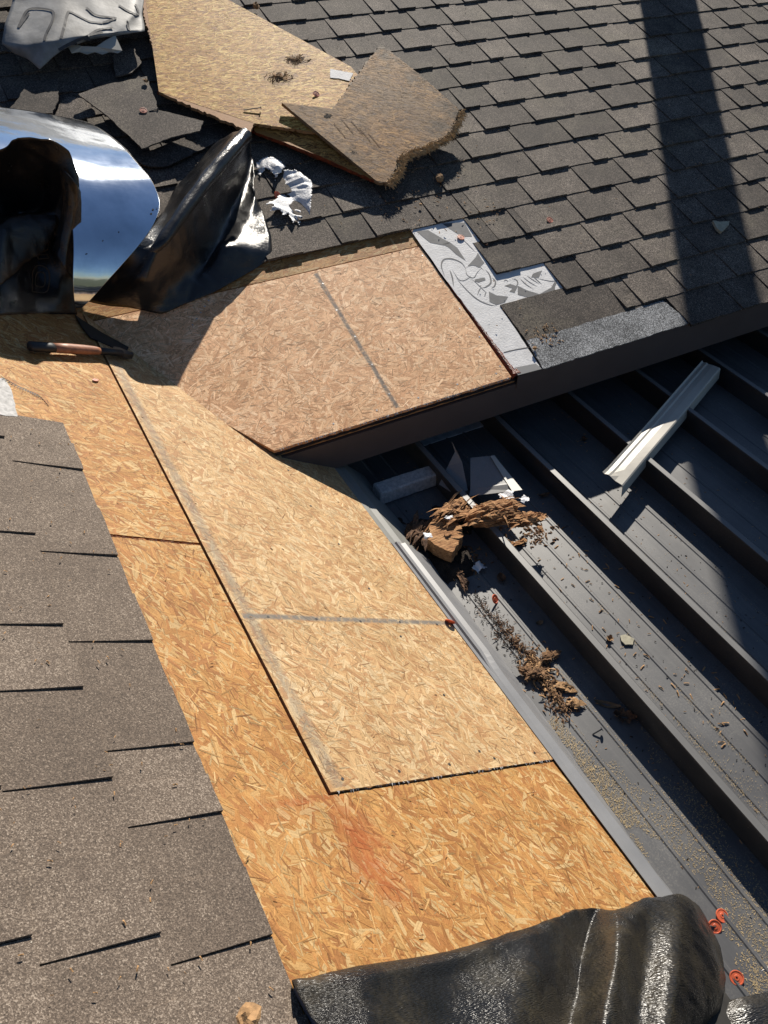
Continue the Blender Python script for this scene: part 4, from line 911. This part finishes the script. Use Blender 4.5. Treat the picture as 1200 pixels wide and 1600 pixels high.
place('cap_washer','orange cap washer lying alone by the bottom right corner','cap washer',*lathe(CAPP+CAPP[:1],28),'cap',FC,(0.0904, -1.5448, 0.008),.1,-.3,0,g)
place('cap_washer','orange cap washer caught on the lip of the edge flashing','cap washer',*lathe(CAPP+CAPP[:1],24),'cap',FA,(-0.6596, 0.0168, 0.01),.5,.7,0,g)
place('cap_washer','reddish cap washer standing in the debris on the metal roof','cap washer',*lathe(CAPP+CAPP[:1],24),'cap',FC,(0.201, -0.5666, 0.012),.9,.2,.4,g)
place('cap_washer','faded cap washer on the dark shingles right of the underlayment','cap washer',*lathe(CAPP+CAPP[:1],24),'cap_pale',FB,(1.1367, 0.5812, 0.016),.2,.1,0,g)
place('cap_washer','faded cap washer on the printed underlayment','cap washer',*lathe(CAPP+CAPP[:1],24),'cap_pale',FB,(0.7709, 0.6031, 0.009),.0,.1,0,g)
place('cap_washer','faded cap washer on the broad torn shingle','cap washer',*lathe(CAPP+CAPP[:1],24),'cap_pale',FB,(-0.0624, 1.448, 0.068),.15,0,0,g)
place('cap_washer','pale cap washer on the large wood scrap','cap washer',*lathe(CAPP+CAPP[:1],24),'cap_pale',FB,(0.5737, 1.3969, 0.072),.3,.2,0,g)
V,F=lathe(CAPP+CAPP[:1],28); F=[f for i,f in enumerate(F) if 3<=(i%28)<=12]
place('cap_washer','orange crescent fragment of a cap washer on the amber board','cap washer',V,F,'cap_pale',FA,(0.2141, 0.6777, 0.003),0,0,1.9,g)
o=place('cap_washer','dark red cap washer lying in shade beside the white film scrap','cap washer',*lathe(CAPP+CAPP[:1],24),'cap',FB,(0.2389, 0.9722, 0.016),.7,.4,0,g)
def nail(label,a,b,frame,head=.0045,sh=.0015,mm='steel'):
    a,b=Vector(a),Vector(b); d=b-a; q=d.to_track_quat('Z','Y').to_matrix().to_4x4()
    V,F=lathe([(.0001,d.length),(sh,d.length-.004),(sh,.0016),(head,.0014),(head,0),(.0001,-.0003)],10)
    o=mesh('roofing_nail',V,F,mm,None,frame@Matrix.Translation(a)@q); tag(o,label,'nail','loose roofing nails')
nail('dark roofing nail lying across the shadow edge on the metal roof',(0.2018, -1.0138, 0.016),(0.1775, -1.0101, 0.004),FC,.006,.0018,'tool_steel')
nail('bright roofing nail at the right edge near the bottom',(0.1738, -1.5623, 0.01),(0.1313, -1.5574, 0.003),FC,.005,.0018)
nail('roofing nail lying on the large wood scrap',(0.3379, 1.3577, 0.078),(0.2733, 1.3668, 0.072),FB,.005,.0017,'tool_steel')
nail('roofing nail beside the washer on the broad torn shingle',(-0.0105, 1.4472, 0.068),(-0.046, 1.4436, 0.066),FB,.004,.0015,'tool_steel')

V,F=prism([(0.5942, 0.6388), (0.5766, 0.6279), (0.5183, 0.5782), (0.4652, 0.5117), (0.412, 0.5345), (0.4411, 0.5795), (0.4611, 0.6261), (0.5241, 0.6366)],.003,.006); mesh('dark_valley_strip',V,F,'tar',near)  # flat dark strip laid along the valley
# ---- hammer-like hand tool with brown grip
ta,tb=Vector((0.2759, 0.8317, 0.02)),Vector((0.3867, 0.5528, 0.03))
d=tb-ta; Lt=d.length; ang=math.atan2(d.y,d.x)
tl=thing('hand_tool','hand tool with a worn brown grip, black butt and dark metal head lying in shade','hand tool',FA@Matrix.Translation(ta)@Matrix.Rotation(ang,4,'Z'))
def tube(st,n=12):
    V=[(x,cy+ry*math.cos(2*math.pi*i/n),cz+rz*math.sin(2*math.pi*i/n)) for x,cy,cz,ry,rz in st for i in range(n)]; k=len(st)
    F=[[j*n+i,j*n+(i+1)%n,(j+1)*n+(i+1)%n,(j+1)*n+i] for j in range(k-1) for i in range(n)]+[list(range(n))[::-1],[(k-1)*n+i for i in range(n)]]
    return V,F
q=Lt
mesh('butt',*tube([(.0,0,0,.008,.008),(.004,0,0,.015,.012),(.04*q/.2,.0,0,.015,.012),(.05*q/.2,0,0,.0135,.0115)]),'black_rubber_and_shadow',tl,smooth=True)
mesh('grip',*tube([(.046*q/.2,0,0,.0138,.0118),(.075*q/.2,.001,0,.015,.0125),(.11*q/.2,.001,0,.0145,.012),(.135*q/.2,0,0,.0125,.011),(.142*q/.2,0,0,.011,.010)]),'handle',tl,smooth=True)
mesh('ferrule',*tube([(.140*q/.2,0,0,.0105,.0095),(.165*q/.2,-.001,0,.0105,.009),(.19*q/.2,-.004,0,.014,.010)]),'black_rubber_and_shadow',tl,smooth=True)
hd=[(.176*q/.2,.010),(.184*q/.2,.020),(.196*q/.2,.016),(.204*q/.2,.004),(.216*q/.2,-.006),(.212*q/.2,-.018),(.198*q/.2,-.020),(.182*q/.2,-.012)]
mesh('head',*prism(hd,-.008,.006),'tool_steel',tl)

V,F=[],[]
def dot(x,y,z,rad):
    k=len(V); V.extend([(x+rad*math.cos(a),y+rad*math.sin(a),z) for a in [i*math.pi/4 for i in range(8)]]); F.append(list(range(k,k+8)))
for i in range(7):
    dot(-1.03+.16*i+U(-.01,.01),.205+U(-.006,.006),.0044,.0032); 
    if i<5: dot(-.66+U(-.004,.004),.06+.12*i,.0044,.0032); dot(-1.045,.05+.13*i,.0044,.0030)
mesh('nail_head',V,F,'tool_steel',b3,kind='stuff')
V,F=[],[]
for i in range(5):
    dot(.012+.14*i,.03+U(-.004,.004),.0022,.0030); dot(.215+U(-.004,.004),.07+.12*i,.0022,.0030); dot(.60,.05+.13*i,.0022,.003); dot(-.15-.02*i,.59-.02*i,.0022,.003)
mesh('nail_head',V,F,'steel',bp,kind='stuff')
# ---- stones, chips and leaves on the shingles
def pebble(label,name,cat,at,frame,sz,mm,seed,fl=.45,grp=None):
    V,F=[],[]; n,mq=9,6
    for i in range(mq+1):
        th=math.pi*i/mq
        for j in range(n):
            ph=2*math.pi*j/n; v=Vector((math.sin(th)*math.cos(ph),math.sin(th)*math.sin(ph),math.cos(th)))
            r=1+.38*noise.noise(v*1.6+Vector((seed,0,0)))+.15*noise.noise(v*4+Vector((0,seed,0)))
            V.append((v.x*sz*r,v.y*sz*r*.8,max(0,(v.z*.5+.5)*sz*r*fl*2)))
    F=[[i*n+j,i*n+(j+1)%n,(i+1)*n+(j+1)%n,(i+1)*n+j] for i in range(mq) for j in range(n)]
    o=mesh(name,V,F,mm,None,frame@Matrix.Translation(at)@Matrix.Rotation(seed,4,'Z')); tag(o,label,cat,grp); return o
V,F=prism(jag([(1.7684, 0.3851), (1.7927, 0.3705), (1.8354, 0.3619), (1.8174, 0.3446), (1.7606, 0.3206), (1.7545, 0.3408)],.01,.001),.016,.026); o=mesh('slate_chip',V,F,'stone',None,FB); tag(o,'pale triangular chip lying in the dark shadow band on the shingles','stone chip')
pebble('wood chunk standing on the shingles at the top edge','wood_chunk','wood chip',(0.6162, 2.0828, 0.016),FB,.016,'chips',2.1,.8)
pebble('tan crumb of rotten wood on shingles below the weathered scrap','wood_chunk','wood chip',(0.8402, 0.8898, 0.016),FB,.020,'chips',4.4,.5)
pebble('pale splinter on the shingles above the white film scrap','wood_chunk','wood chip',(0.7075, 0.7889, 0.016),FB,.007,'chips',1.2,.3)
pebble('tan chip by the torn corner of the starter strip','wood_chunk','wood chip',(0.7382, 0.0671, 0.014),FB,.008,'chips',3.2,.5)
pebble('tan chip on the broad torn shingle near the large scrap','wood_chunk','wood chip',(0.0005, 1.6106, 0.066),FB,.010,'chips',5.2,.5)
pebble('large wood chip at the bottom edge on the brown shingles','wood_chunk','wood chip',(-1.3448, 0.8873, 0.008),FA,.018,'chips',2.7,.4)
pebble('tan wood chip by the cut edge of the torn underlayment','wood_chunk','wood chip',(0.8416, 0.5428, 0.008),FB,.008,'rot_dark',2.2,.5)
# pale grit scattered over the shingles, too small to pick apart
V,F=[],[]
def crumb(x,y,z,s,a=None,e=1.):
    k=len(V); a=U(0,6.28) if a is None else a; ca,sa=math.cos(a)*s*e,math.sin(a)*s*e; cb,sb=-math.sin(a)*s*.5,math.cos(a)*s*.5
    V.extend([(x-ca-cb,y-sa-sb,z),(x+ca-cb*.6,y+sa-sb*.6,z),(x+ca*.8+cb,y+sa*.8+sb,z),(x-ca+cb,y-sa+sb,z),(x+U(-.3,.3)*s,y+U(-.3,.3)*s,z+s*U(.35,.9))])
    F.extend([[k,k+1,k+4],[k+1,k+2,k+4],[k+2,k+3,k+4],[k+3,k,k+4]])
for i in range(420): crumb(U(.3,3.0),U(.15,1.95),.0165,U(.0012,.0035))
for i in range(120): crumb(U(.55,1.0),U(.62,1.1),.0165,U(.0012,.004),None,1.8)
for i in range(60): crumb(.80+U(-.06,.06),.11+U(-.05,.04),.0125,U(.001,.004),None,1.8)
o=mesh('wood_crumbs',V,F,'chips',None,FB); o['kind']='stuff'; o['label']='pale wood crumbs sprinkled over the dark shingles'
V,F=[],[]
for i in range(160): crumb(U(-1.5,-.05),U(.82,1.2),.009,U(.001,.0025),None,1.6)
for i in range(150): crumb(U(-1.5,.3),U(.02,.8),.0042,U(.0008,.002),None,2.2)
o=mesh('wood_crumbs',V,F,'chips',None,FA); o['kind']='stuff'; o['label']='pale wood crumbs sprinkled over the brown shingles and boards'

# ================================================================ LOOSE THINGS ON THE METAL ROOF
# propped trim
e0,e1=Vector((0.7284, -0.3966, 0.088)),Vector((1.4662, -0.0615, 0.082))
d=e1-e0; Lt=d.length
fr=FC@Matrix.Translation(e0)@Matrix.Rotation(math.atan2(d.y,d.x),4,'Z')@Matrix.Rotation(-math.asin(d.z/Lt),4,'Y')
prof=[(.036,.004),(.030,-.001),(.018,.002),(.012,-.001),(-.006,.001),(-.030,.0),(-.034,-.003),(-.040,-.040)]
xs=[i/24 for i in range(25)]
V=[(x*Lt+(.012*(.5-abs(i/7-.4)) if x==0 else 0),y,z+.0035*math.sin(x*9+y*20)*(1-x)+(.010*(1-x*10)**2 if x<.1 else 0)*(1 if y>.0 else .2)) for x in xs for i,(y,z) in enumerate(prof)]; n=len(prof)
F=[[i*n+j,i*n+j+1,(i+1)*n+j+1,(i+1)*n+j] for i in range(24) for j in range(n-1)]
o=mesh('trim_piece',V,F,'trim_pale',None,fr); tag(o,'long bent beige metal trim piece propped across the standing seams','metal trim')
o.modifiers.new('thickness','SOLIDIFY').thickness=.001
# grey-white bar at the roof corner
b0,b1=Vector((0.1018, -0.0967, 0.002)),Vector((0.3191, -0.0969, 0.002)); d=b1-b0
fr=FC@Matrix.Translation(b0)@Matrix.Rotation(math.atan2(d.y,d.x),4,'Z')
V,F=prism(jag([(0,0),(d.length,0),(d.length,.055),(0,.06)],.012,.0009),0,.045)
V=[(v[0]+(.006 if v[2]>.02 else 0),v[1]+(.006 if v[2]>.02 and v[1]<.03 else 0),v[2]) for v in V]
o=mesh('foam_bar',V,F,'foam',None,fr); tag(o,'grey-white rectangular bar lying in shade below the fascia corner','bar')
o.modifiers.new('soft_edge','BEVEL').width=.004
# bent grey flashing offcuts
def facets(name,label,cat,P,faces,mm,frame,grp=None,th=.0012):
    o=mesh(name,P,faces,mm,None,frame); tag(o,label,cat,grp); o.modifiers.new('thickness','SOLIDIFY').thickness=th; return o
P=[(0.3743, -0.0508, 0.12), (0.3752, -0.1141, 0.085), (0.3421, -0.2038, 0.055), (0.3059, -0.2017, 0.045), (0.2846, -0.133, 0.045), (0.3374, -0.0955, 0.07), (0.3713, -0.0774, 0.1)]
facets('flashing_offcut','pointed grey flashing offcut standing upright beside the grey-white bar','flashing offcut',P,[[0,1,5,6][::-1] if 0 else [0,6,1],[6,5,1],[5,4,2,1],[4,3,2]],'grey_sheet',FC,'bent flashing offcuts')
P=[(0.4152, -0.1006, 0.075), (0.4732, -0.1237, 0.078), (0.47, -0.246, 0.078), (0.45, -0.2609, 0.08), (0.464, -0.2948, 0.076), (0.3269, -0.2338, 0.06), (0.3444, -0.2128, 0.064), (0.4769, -0.1248, 0.08), (0.4858, -0.1293, 0.08)]
facets('flashing_offcut','flat grey flashing offcut with a pale folded edge above the rotten wood','flashing offcut',P,[[0,1,2,3,6],[6,3,4,5],[7,8,4,3]],'grey_sheet',FC,'bent flashing offcuts')
P=[(0.4699, -0.1281, 0.08), (0.4823, -0.131, 0.08), (0.4692, -0.3, 0.078), (0.4388, -0.2908, 0.078)]
o=bpy.data.objects['flashing_offcut.001']; mesh('folded_edge',[(p[0],p[1],p[2]+.003) for p in P],[[0,1,2,3]],'trim_pale',o)
# rotten wood
def chunk(name,label,at,frame,dims,rz,mm,seed,nsp,spmat,rx=0.,splen=(.02,.06),grp='rotten wood pieces',fray=1.):
    V,F=[],[]; n,mq=22,12
    for i in range(mq+1):
        th=math.pi*i/mq
        for j in range(n):
            ph=2*math.pi*j/n; v=Vector((math.sin(th)*math.cos(ph),math.sin(th)*math.sin(ph),math.cos(th)))
            s=Vector((v.x*1.6,v.y*4.5,v.z*5))
            r=1+.55*noise.noise(s+Vector((seed,0,0)))+.25*noise.noise(s*2.3+Vector((0,seed,0)))
            V.append((v.x*dims[0]*(1+.45*(r-1)),v.y*dims[1]*r,v.z*dims[2]*r))
    F=[[i*n+j,i*n+(j+1)%n,(i+1)*n+(j+1)%n,(i+1)*n+j] for i in range(mq) for j in range(n)]
    o=mesh(name,V,F,mm,None,frame@Matrix.Translation(at)@Matrix.Rotation(rz,4,'Z')@Matrix.Rotation(rx,4,'Y')); tag(o,label,'rotten wood',grp)
    V2,F2=[],[]
    for i in range(nsp):
        th,ph=math.acos(U(-.6,1)),U(0,6.28); b=Vector((math.sin(th)*math.cos(ph)*dims[0]*U(.5,1.),math.sin(th)*math.sin(ph)*dims[1],math.cos(th)*dims[2]))
        L=U(*splen)*(1.6 if i%3==0 else .8); a=random.gauss(0,.15) if U(0,1)<.92 else U(0,6.28)
        if U(0,1)<.5: a+=math.pi
        dx,dy,dz=math.cos(a),math.sin(a),random.gauss(-.02,.06); wd=(U(.004,.011) if i%2 else U(.0012,.004))*fray; k=len(V2)
        e=b+Vector((dx,dy,dz))*L; m_=b+Vector((dx,dy,dz+.2))*L*.5
        V2+=[(b.x-dy*wd,b.y+dx*wd,b.z),(b.x+dy*wd,b.y-dx*wd,b.z+U(-.002,.002)),(m_.x+dy*wd*.9,m_.y-dx*wd*.9,m_.z),(e.x,e.y,e.z),(m_.x-dy*wd*.9,m_.y+dx*wd*.9,m_.z+U(0,.003)),(m_.x,m_.y,m_.z-wd*.8)]
        F2+=[[k,k+1,k+2,k+4],[k+4,k+2,k+3],[k+1,k,k+5],[k+2,k+1,k+5],[k,k+4,k+5],[k+4,k+3,k+5],[k+3,k+2,k+5]]
    mesh('splinters',V2,F2,spmat,o,kind='stuff'); return o
chunk('rotten_wood','large orange-brown rotten wood chunk with splintered end across a seam',(0.328, -0.3519, 0.09),FC,(.080,.033,.027),-.15,'rot',3.3,170,'rot',0,(.012,.042))
chunk('rotten_wood','long splintered tail of rotten wood pointing right over the seam',(0.4086, -0.4148, 0.086),FC,(.044,.017,.013),-.20,'rot',5.1,90,'rot',0,(.012,.04))
chunk('rotten_wood','frayed rotten wood clump left of the large chunk',(0.2422, -0.2732, 0.06),FC,(.050,.030,.022),.3,'rot_dark',7.7,150,'rot')
V,F=prism(jag([(0.1678, -0.2799), (0.2052, -0.2785), (0.2426, -0.3299), (0.2137, -0.3723), (0.161, -0.406), (0.1395, -0.3731), (0.1259, -0.3329)],.008,.003),.020,.062)
o=mesh('rotten_wood',V,F,'rot',None,FC); tag(o,'square-ended brown rotten wood block below the frayed clump','rotten wood','rotten wood pieces')
chunk('rotten_wood','small loose sliver of rotten wood in the shade under the tail',(0.3862, -0.421, 0.008),FC,(.024,.007,.005),-.1,'rot',9.1,12,'rot',0,(.01,.03))
chunk('rotten_wood','dark rotten lump beside the square-ended block in deep shade',(0.1228, -0.2753, 0.03),FC,(.035,.028,.022),.8,'rot_dark',11.3,70,'rot_dark')
chunk('rotten_wood','thin upright rotten strip in shade above the debris heap',(0.1616, -0.4647, 0.01),FC,(.040,.007,.006),1.35,'rot_dark',13.3,30,'rot_dark',0,(.01,.03))
# dark crumbly dirt bed under the rot
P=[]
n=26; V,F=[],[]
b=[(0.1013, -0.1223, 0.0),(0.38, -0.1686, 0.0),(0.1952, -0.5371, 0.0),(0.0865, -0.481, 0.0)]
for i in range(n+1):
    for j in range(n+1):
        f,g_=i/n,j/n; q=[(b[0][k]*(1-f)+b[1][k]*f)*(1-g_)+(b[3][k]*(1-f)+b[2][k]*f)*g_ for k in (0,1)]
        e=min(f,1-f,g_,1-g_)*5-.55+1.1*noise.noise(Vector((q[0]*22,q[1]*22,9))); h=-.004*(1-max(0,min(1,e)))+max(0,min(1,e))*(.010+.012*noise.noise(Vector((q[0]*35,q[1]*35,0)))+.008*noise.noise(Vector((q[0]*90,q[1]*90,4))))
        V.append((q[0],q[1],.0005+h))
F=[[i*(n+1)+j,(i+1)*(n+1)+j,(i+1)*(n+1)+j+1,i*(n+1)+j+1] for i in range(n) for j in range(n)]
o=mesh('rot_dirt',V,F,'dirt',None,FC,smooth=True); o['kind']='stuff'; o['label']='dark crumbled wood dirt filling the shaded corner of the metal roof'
V,F=[],[]
for i in range(420):
    q=random.choice((((0.3754, -0.2996, 0.0)),((0.2305, -0.2797, 0.0)),((0.2092, -0.3841, 0.0)),((0.458, -0.3963, 0.0)))); x,y=q[0]+random.gauss(0,.035),q[1]+random.gauss(0,.03)
    crumb(x,y,.0015,U(.0015,.006),None,1.5)
o=mesh('rot_crumbs',V,F,'rot_mid',None,FC); o['kind']='stuff'; o['label']='rotten wood crumbs fallen round the large rotten chunk'
# bluish white insulation / film shreds
def shred(label,at,frame,sz,seed,grp='white film scraps'):
    q=random.Random(seed); pl=[(at[0]+sz*1.5*q.uniform(.45,1.1)*math.cos(a),at[1]+sz*1.2*q.uniform(.4,1.1)*math.sin(a)) for a in [k*.5236 for k in range(12)]]
    o=ragged('film_scrap',pl,lambda x,y:at[2]+sz*.3,'foil',None,frame,amp=sz*.55,s=.9/sz,seed=seed,rag=sz*.15,step=sz*.09); tag(o,label,'film scrap',grp)
shred('crumpled white film shred behind the large rotten wood chunk',(0.418, -0.2984, 0.075),FC,.020,41)
shred('bright white film shred at the end of the flat offcut',(0.4602, -0.3236, 0.06),FC,.016,42)
shred('white film shred lying in shade below the rotten wood chunk',(0.2271, -0.4489, 0.006),FC,.018,43)
shred('tiny white film shred in the frayed rotten clump',(0.2089, -0.3092, 0.088),FC,.010,44)
shred('grey-white film shred left of the square-ended rotten block',(0.1278, -0.3275, 0.07),FC,.014,45)
# debris heap against the flashing: leaves, chips, splinters as one uncountable drift, larger flakes as things
def drift(name,label,path,n,spread,sz,mm,frame,hz=.01,elong=2.2):
    global V,F
    V,F=[],[]
    pts=dense(path,12)
    for i in range(n):
        q=pts[int(U(0,len(pts)-.01))]; w_=random.gauss(0,1)*spread; a=U(0,6.28)
        x,y=q[0]+w_*math.cos(a),q[1]+w_*math.sin(a)*1.3
        z=.001+abs(random.gauss(0,1))*hz*math.exp(-(w_/spread)**2*.5)
        s=U(*sz); k=len(V); a=random.gauss(-1.0,1.1); ca,sa=math.cos(a),math.sin(a); t1,t2=random.gauss(0,.35),random.gauss(0,.35); e=U(1,elong)
        for px_,py_ in ((-1,-.3),(-.3,-.5),(1,-.15),(.8,.4),(-.2,.5),(-.9,.2)):
            X,Y=px_*s*e,py_*s; V.append((x+ca*X-sa*Y,y+sa*X+ca*Y,max(.0008,z+t1*X+t2*Y)))
        V.append((x,y,max(.001,z)+s*.35)); F+=[[k+i_,k+(i_+1)%6,k+6] for i_ in range(6)]
    o=mesh(name,V,F,mm,None,frame); o['kind']='stuff'; o['label']=label
    return o
random.seed(4)
hp=[(0.1642, -0.5589), (0.1665, -0.6262), (0.1705, -0.6942), (0.185, -0.7806), (0.1729, -0.8241), (0.1652, -0.8869), (0.1576, -0.9272)]
drift('wood_debris','brown shredded wood debris drifted against the edge flashing',hp[2:],380,.023,(.001,.0055),'rot_mid',FC,.005)
drift('wood_debris','dark brown shreds mixed into the debris drift',hp[1:],340,.024,(.001,.0050),'rot_dark',FC,.004)
drift('wood_debris','thin scatter of brown wood debris below the washer on the metal roof',hp[:4],260,.018,(.0008,.0028),'rot_dark',FC,.0008)
drift('wood_debris','tan shredded wood debris on the brown drift',[(0.1764, -0.7651), (0.1735, -0.8073), (0.1624, -0.8751)],130,.022,(.001,.0075),'chips',FC,.006)
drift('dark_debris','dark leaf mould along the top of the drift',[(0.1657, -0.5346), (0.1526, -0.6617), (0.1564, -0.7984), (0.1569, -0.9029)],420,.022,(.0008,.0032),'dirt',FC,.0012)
for i,(u,lb) in enumerate((((0.1585, -0.8178, 0.018),'curled brown bark flake on top of the debris drift'),((0.2188, -0.7858, 0.012),'dark brown bark flake at the shadow edge of the debris drift'),((0.1965, -0.8735, 0.01),'pale star-shaped wood tuft right of the debris drift'),((0.1886, -0.9266, 0.01),'second pale wood tuft nearer the nail'),((0.1431, -0.8024, 0.014),'brown bark flake resting against the edge flashing'))):
    chunk('bark_flake' if i not in (2,3) else 'wood_tuft',lb,u,FC,(.018,.010,.006) if i not in (2,3) else (.009,.008,.006),U(-1,1),'rot_mid' if i not in (2,3) else 'chips',20.3+i*3.1,22,'rot_mid' if i not in (2,3) else 'chips',0,(.008,.022),'flakes on the debris drift')
# sawdust: fine grains gathered along the flashing, in the striations and against the seams
V,F=[],[]
def grain(x,y,s):
    k=len(V); a=U(0,6.28); e=U(.8,2.2); ca,sa=math.cos(a)*s*e,math.sin(a)*s*e; cb,sb=-math.sin(a)*s*.5,math.cos(a)*s*.5
    V.extend([(x-ca,y-sa,.0012),(x+cb,y+sb,.0012+s*.7),(x+ca,y+sa,.0014),(x-cb,y-sb,.0016+s*.3)]); F.append([k,k+1,k+2,k+3])
def patchy(x,y): return noise.noise(Vector((x*9,y*4,1.3)))+.5*noise.noise(Vector((x*28,y*15,7)))
r0=xe
for i in range(8500):
    y=U(-1.75,-.85); x=xe(y)+.003+abs(random.gauss(0,.032))
    if patchy(x,y)>-.02: grain(x,y,U(.0004,.0015))
for i in range(15000):
    y=-1.85+abs(U(0,1)-U(0,1))*1.05*1.0; x=U(xe(y),XA-.002)
    if patchy(x,y)+(-.9-y)*.55>.12: grain(x,y,U(.0004,.0016))
for s_ in (.163,.229):
    for i in range(2000):
        y=U(-1.8,-.75); x=s_-.009+random.gauss(0,.0028)
        if noise.noise(Vector((y*9,s_*20,2)))>-.25-(y+.9)*.3*-1: grain(x,y,U(.0004,.0014))
for k,dn in ((0,2900),(1,700)):
    for s_ in (.083,.150,.216):
        for i in range(int(dn*.42)):
            y=-1.75+U(0,1)*(1.05 if k==0 else 1.3); x=XA+k*WD+s_-.003+random.gauss(0,.0030)
            if noise.noise(Vector((y*8,s_*20,k)))>-.1+.25*(y+1.2): grain(x,y,U(.0004,.0012))
    for i in range(int(dn*2.0)):
        y=U(-1.75,-.55); x=XA+k*WD+U(.03,.28)
        if patchy(x,y)>.30+.5*(y+1.2): grain(x,y,U(.0004,.0013))
o=mesh('sawdust',V,F,'sawdust',None,FC); o['kind']='stuff'; o['label']='yellow sawdust sprinkled along the flashing and striations of the metal roof'
V,F=[],[]
for i in range(620):
    x,y=U(.12,1.3),U(-1.6,.05); crumb(x,y,.0012,U(.0008,.0026),None,1.9)
for i in range(90): crumb(XA+U(.03,.29),U(-1.2,-.3),.0014,U(.002,.004),None,2.4)
o=mesh('wood_crumbs',V,F,'chips',None,FC); o['kind']='stuff'; o['label']='small wood crumbs scattered over the metal pans'
V,F=[],[]
for i in range(520): crumb(U(.13,1.0),U(-1.65,-.3),.0012,U(.0009,.0028),None,1.3)
o=mesh('dark_crumbs',V,F,'dirt',None,FC); o['kind']='stuff'; o['label']='dark crumbs scattered over the metal pans'
def leaf(label,at,frame,L,W_,rz,mm='leaf',curl=.3,nm='dry_leaf',lob=0):
    V,F=[],[]; n=10
    for i in range(n+1):
        f=i/n; wd=W_*math.sin(math.pi*f)**.7*(1+lob*math.sin(f*21))
        for s in (-1,0,1): V.append(((f-.5)*L,s*wd,.001+curl*W_*(s*s)*1.0+curl*L*.3*(2*f-1)**2+U(0,.001)))
    F=[[i*3+j,i*3+j+1,(i+1)*3+j+1,(i+1)*3+j] for i in range(n) for j in range(2)]
    o=mesh(nm,V,F,mm,None,frame@Matrix.Translation(at)@Matrix.Rotation(rz,4,'Z'),smooth=True); tag(o,label,'leaf','dry leaves on the metal roof'); return o
leaf('long dry leaf in the dark shade left of the seam near the nail',(0.2619, -0.9623, 0.001),FC,.066,.009,-.75,'leaf')
leaf('broad brown dry leaf crumpled against the seam in shade',(0.2758, -1.0093, 0.001),FC,.055,.017,-.75,'rot_dark',.5,lob=.4)
leaf('small dry leaf in shade above the broad brown leaf',(0.266, -0.6834, 0.001),FC,.022,.007,-.2,'leaf')
leaf('small dry leaf on the lit pan beside the grey chip',(0.3945, -0.812, 0.002),FC,.022,.009,.6,'chips',.6,lob=.4)
leaf('small dry leaf in the shade of the fascia',(0.8572, -0.1239, 0.002),FC,.024,.009,1.0,'rot_dark',.6)
leaf('dry leaf in shade right of the white film shred',(0.5738, -0.2863, 0.002),FC,.040,.008,-.1,'rot_dark',.4)
leaf('pale curled leaf in shade beside the white film shred',(0.2626, -0.5088, 0.002),FC,.030,.013,1.3,'rot_dark',.5)
V,F=prism(jag([(0.4252, -0.8169), (0.4399, -0.8198), (0.4511, -0.8419), (0.4357, -0.8546), (0.418, -0.8454), (0.4172, -0.8313)],.008,.001),.001,.005); o=mesh('slate_chip',V,F,'stone',None,FC); tag(o,'small grey chip on the lit pan beside a dry leaf','stone chip')

# ================================================================ CHIMNEY FLUE beyond the picture, whose shadow falls as a band
ch=thing('chimney_flue','tall round zinc chimney flue standing on the far roof beyond the top right corner','chimney',FW)
cxy=(2.71+.669*1.35,1.78+1.35)
zb=zB+cxy[1]*math.tan(pB)-.05; zt=zb+2.95
V,F=lathe([(.152,zb),(.152,zt),(.145,zt),(.145,zb)],32); V=[(v[0]+cxy[0],v[1]+cxy[1],v[2]) for v in V]; mesh('pipe',V,F,'flue',ch,smooth=False)
V,F=lathe([(.30,zb-.02),(.17,zb+.09),(.155,zb+.1)],32); V=[(v[0]+cxy[0],v[1]+cxy[1],v[2]) for v in V]; mesh('collar',V,F,'flue',ch)
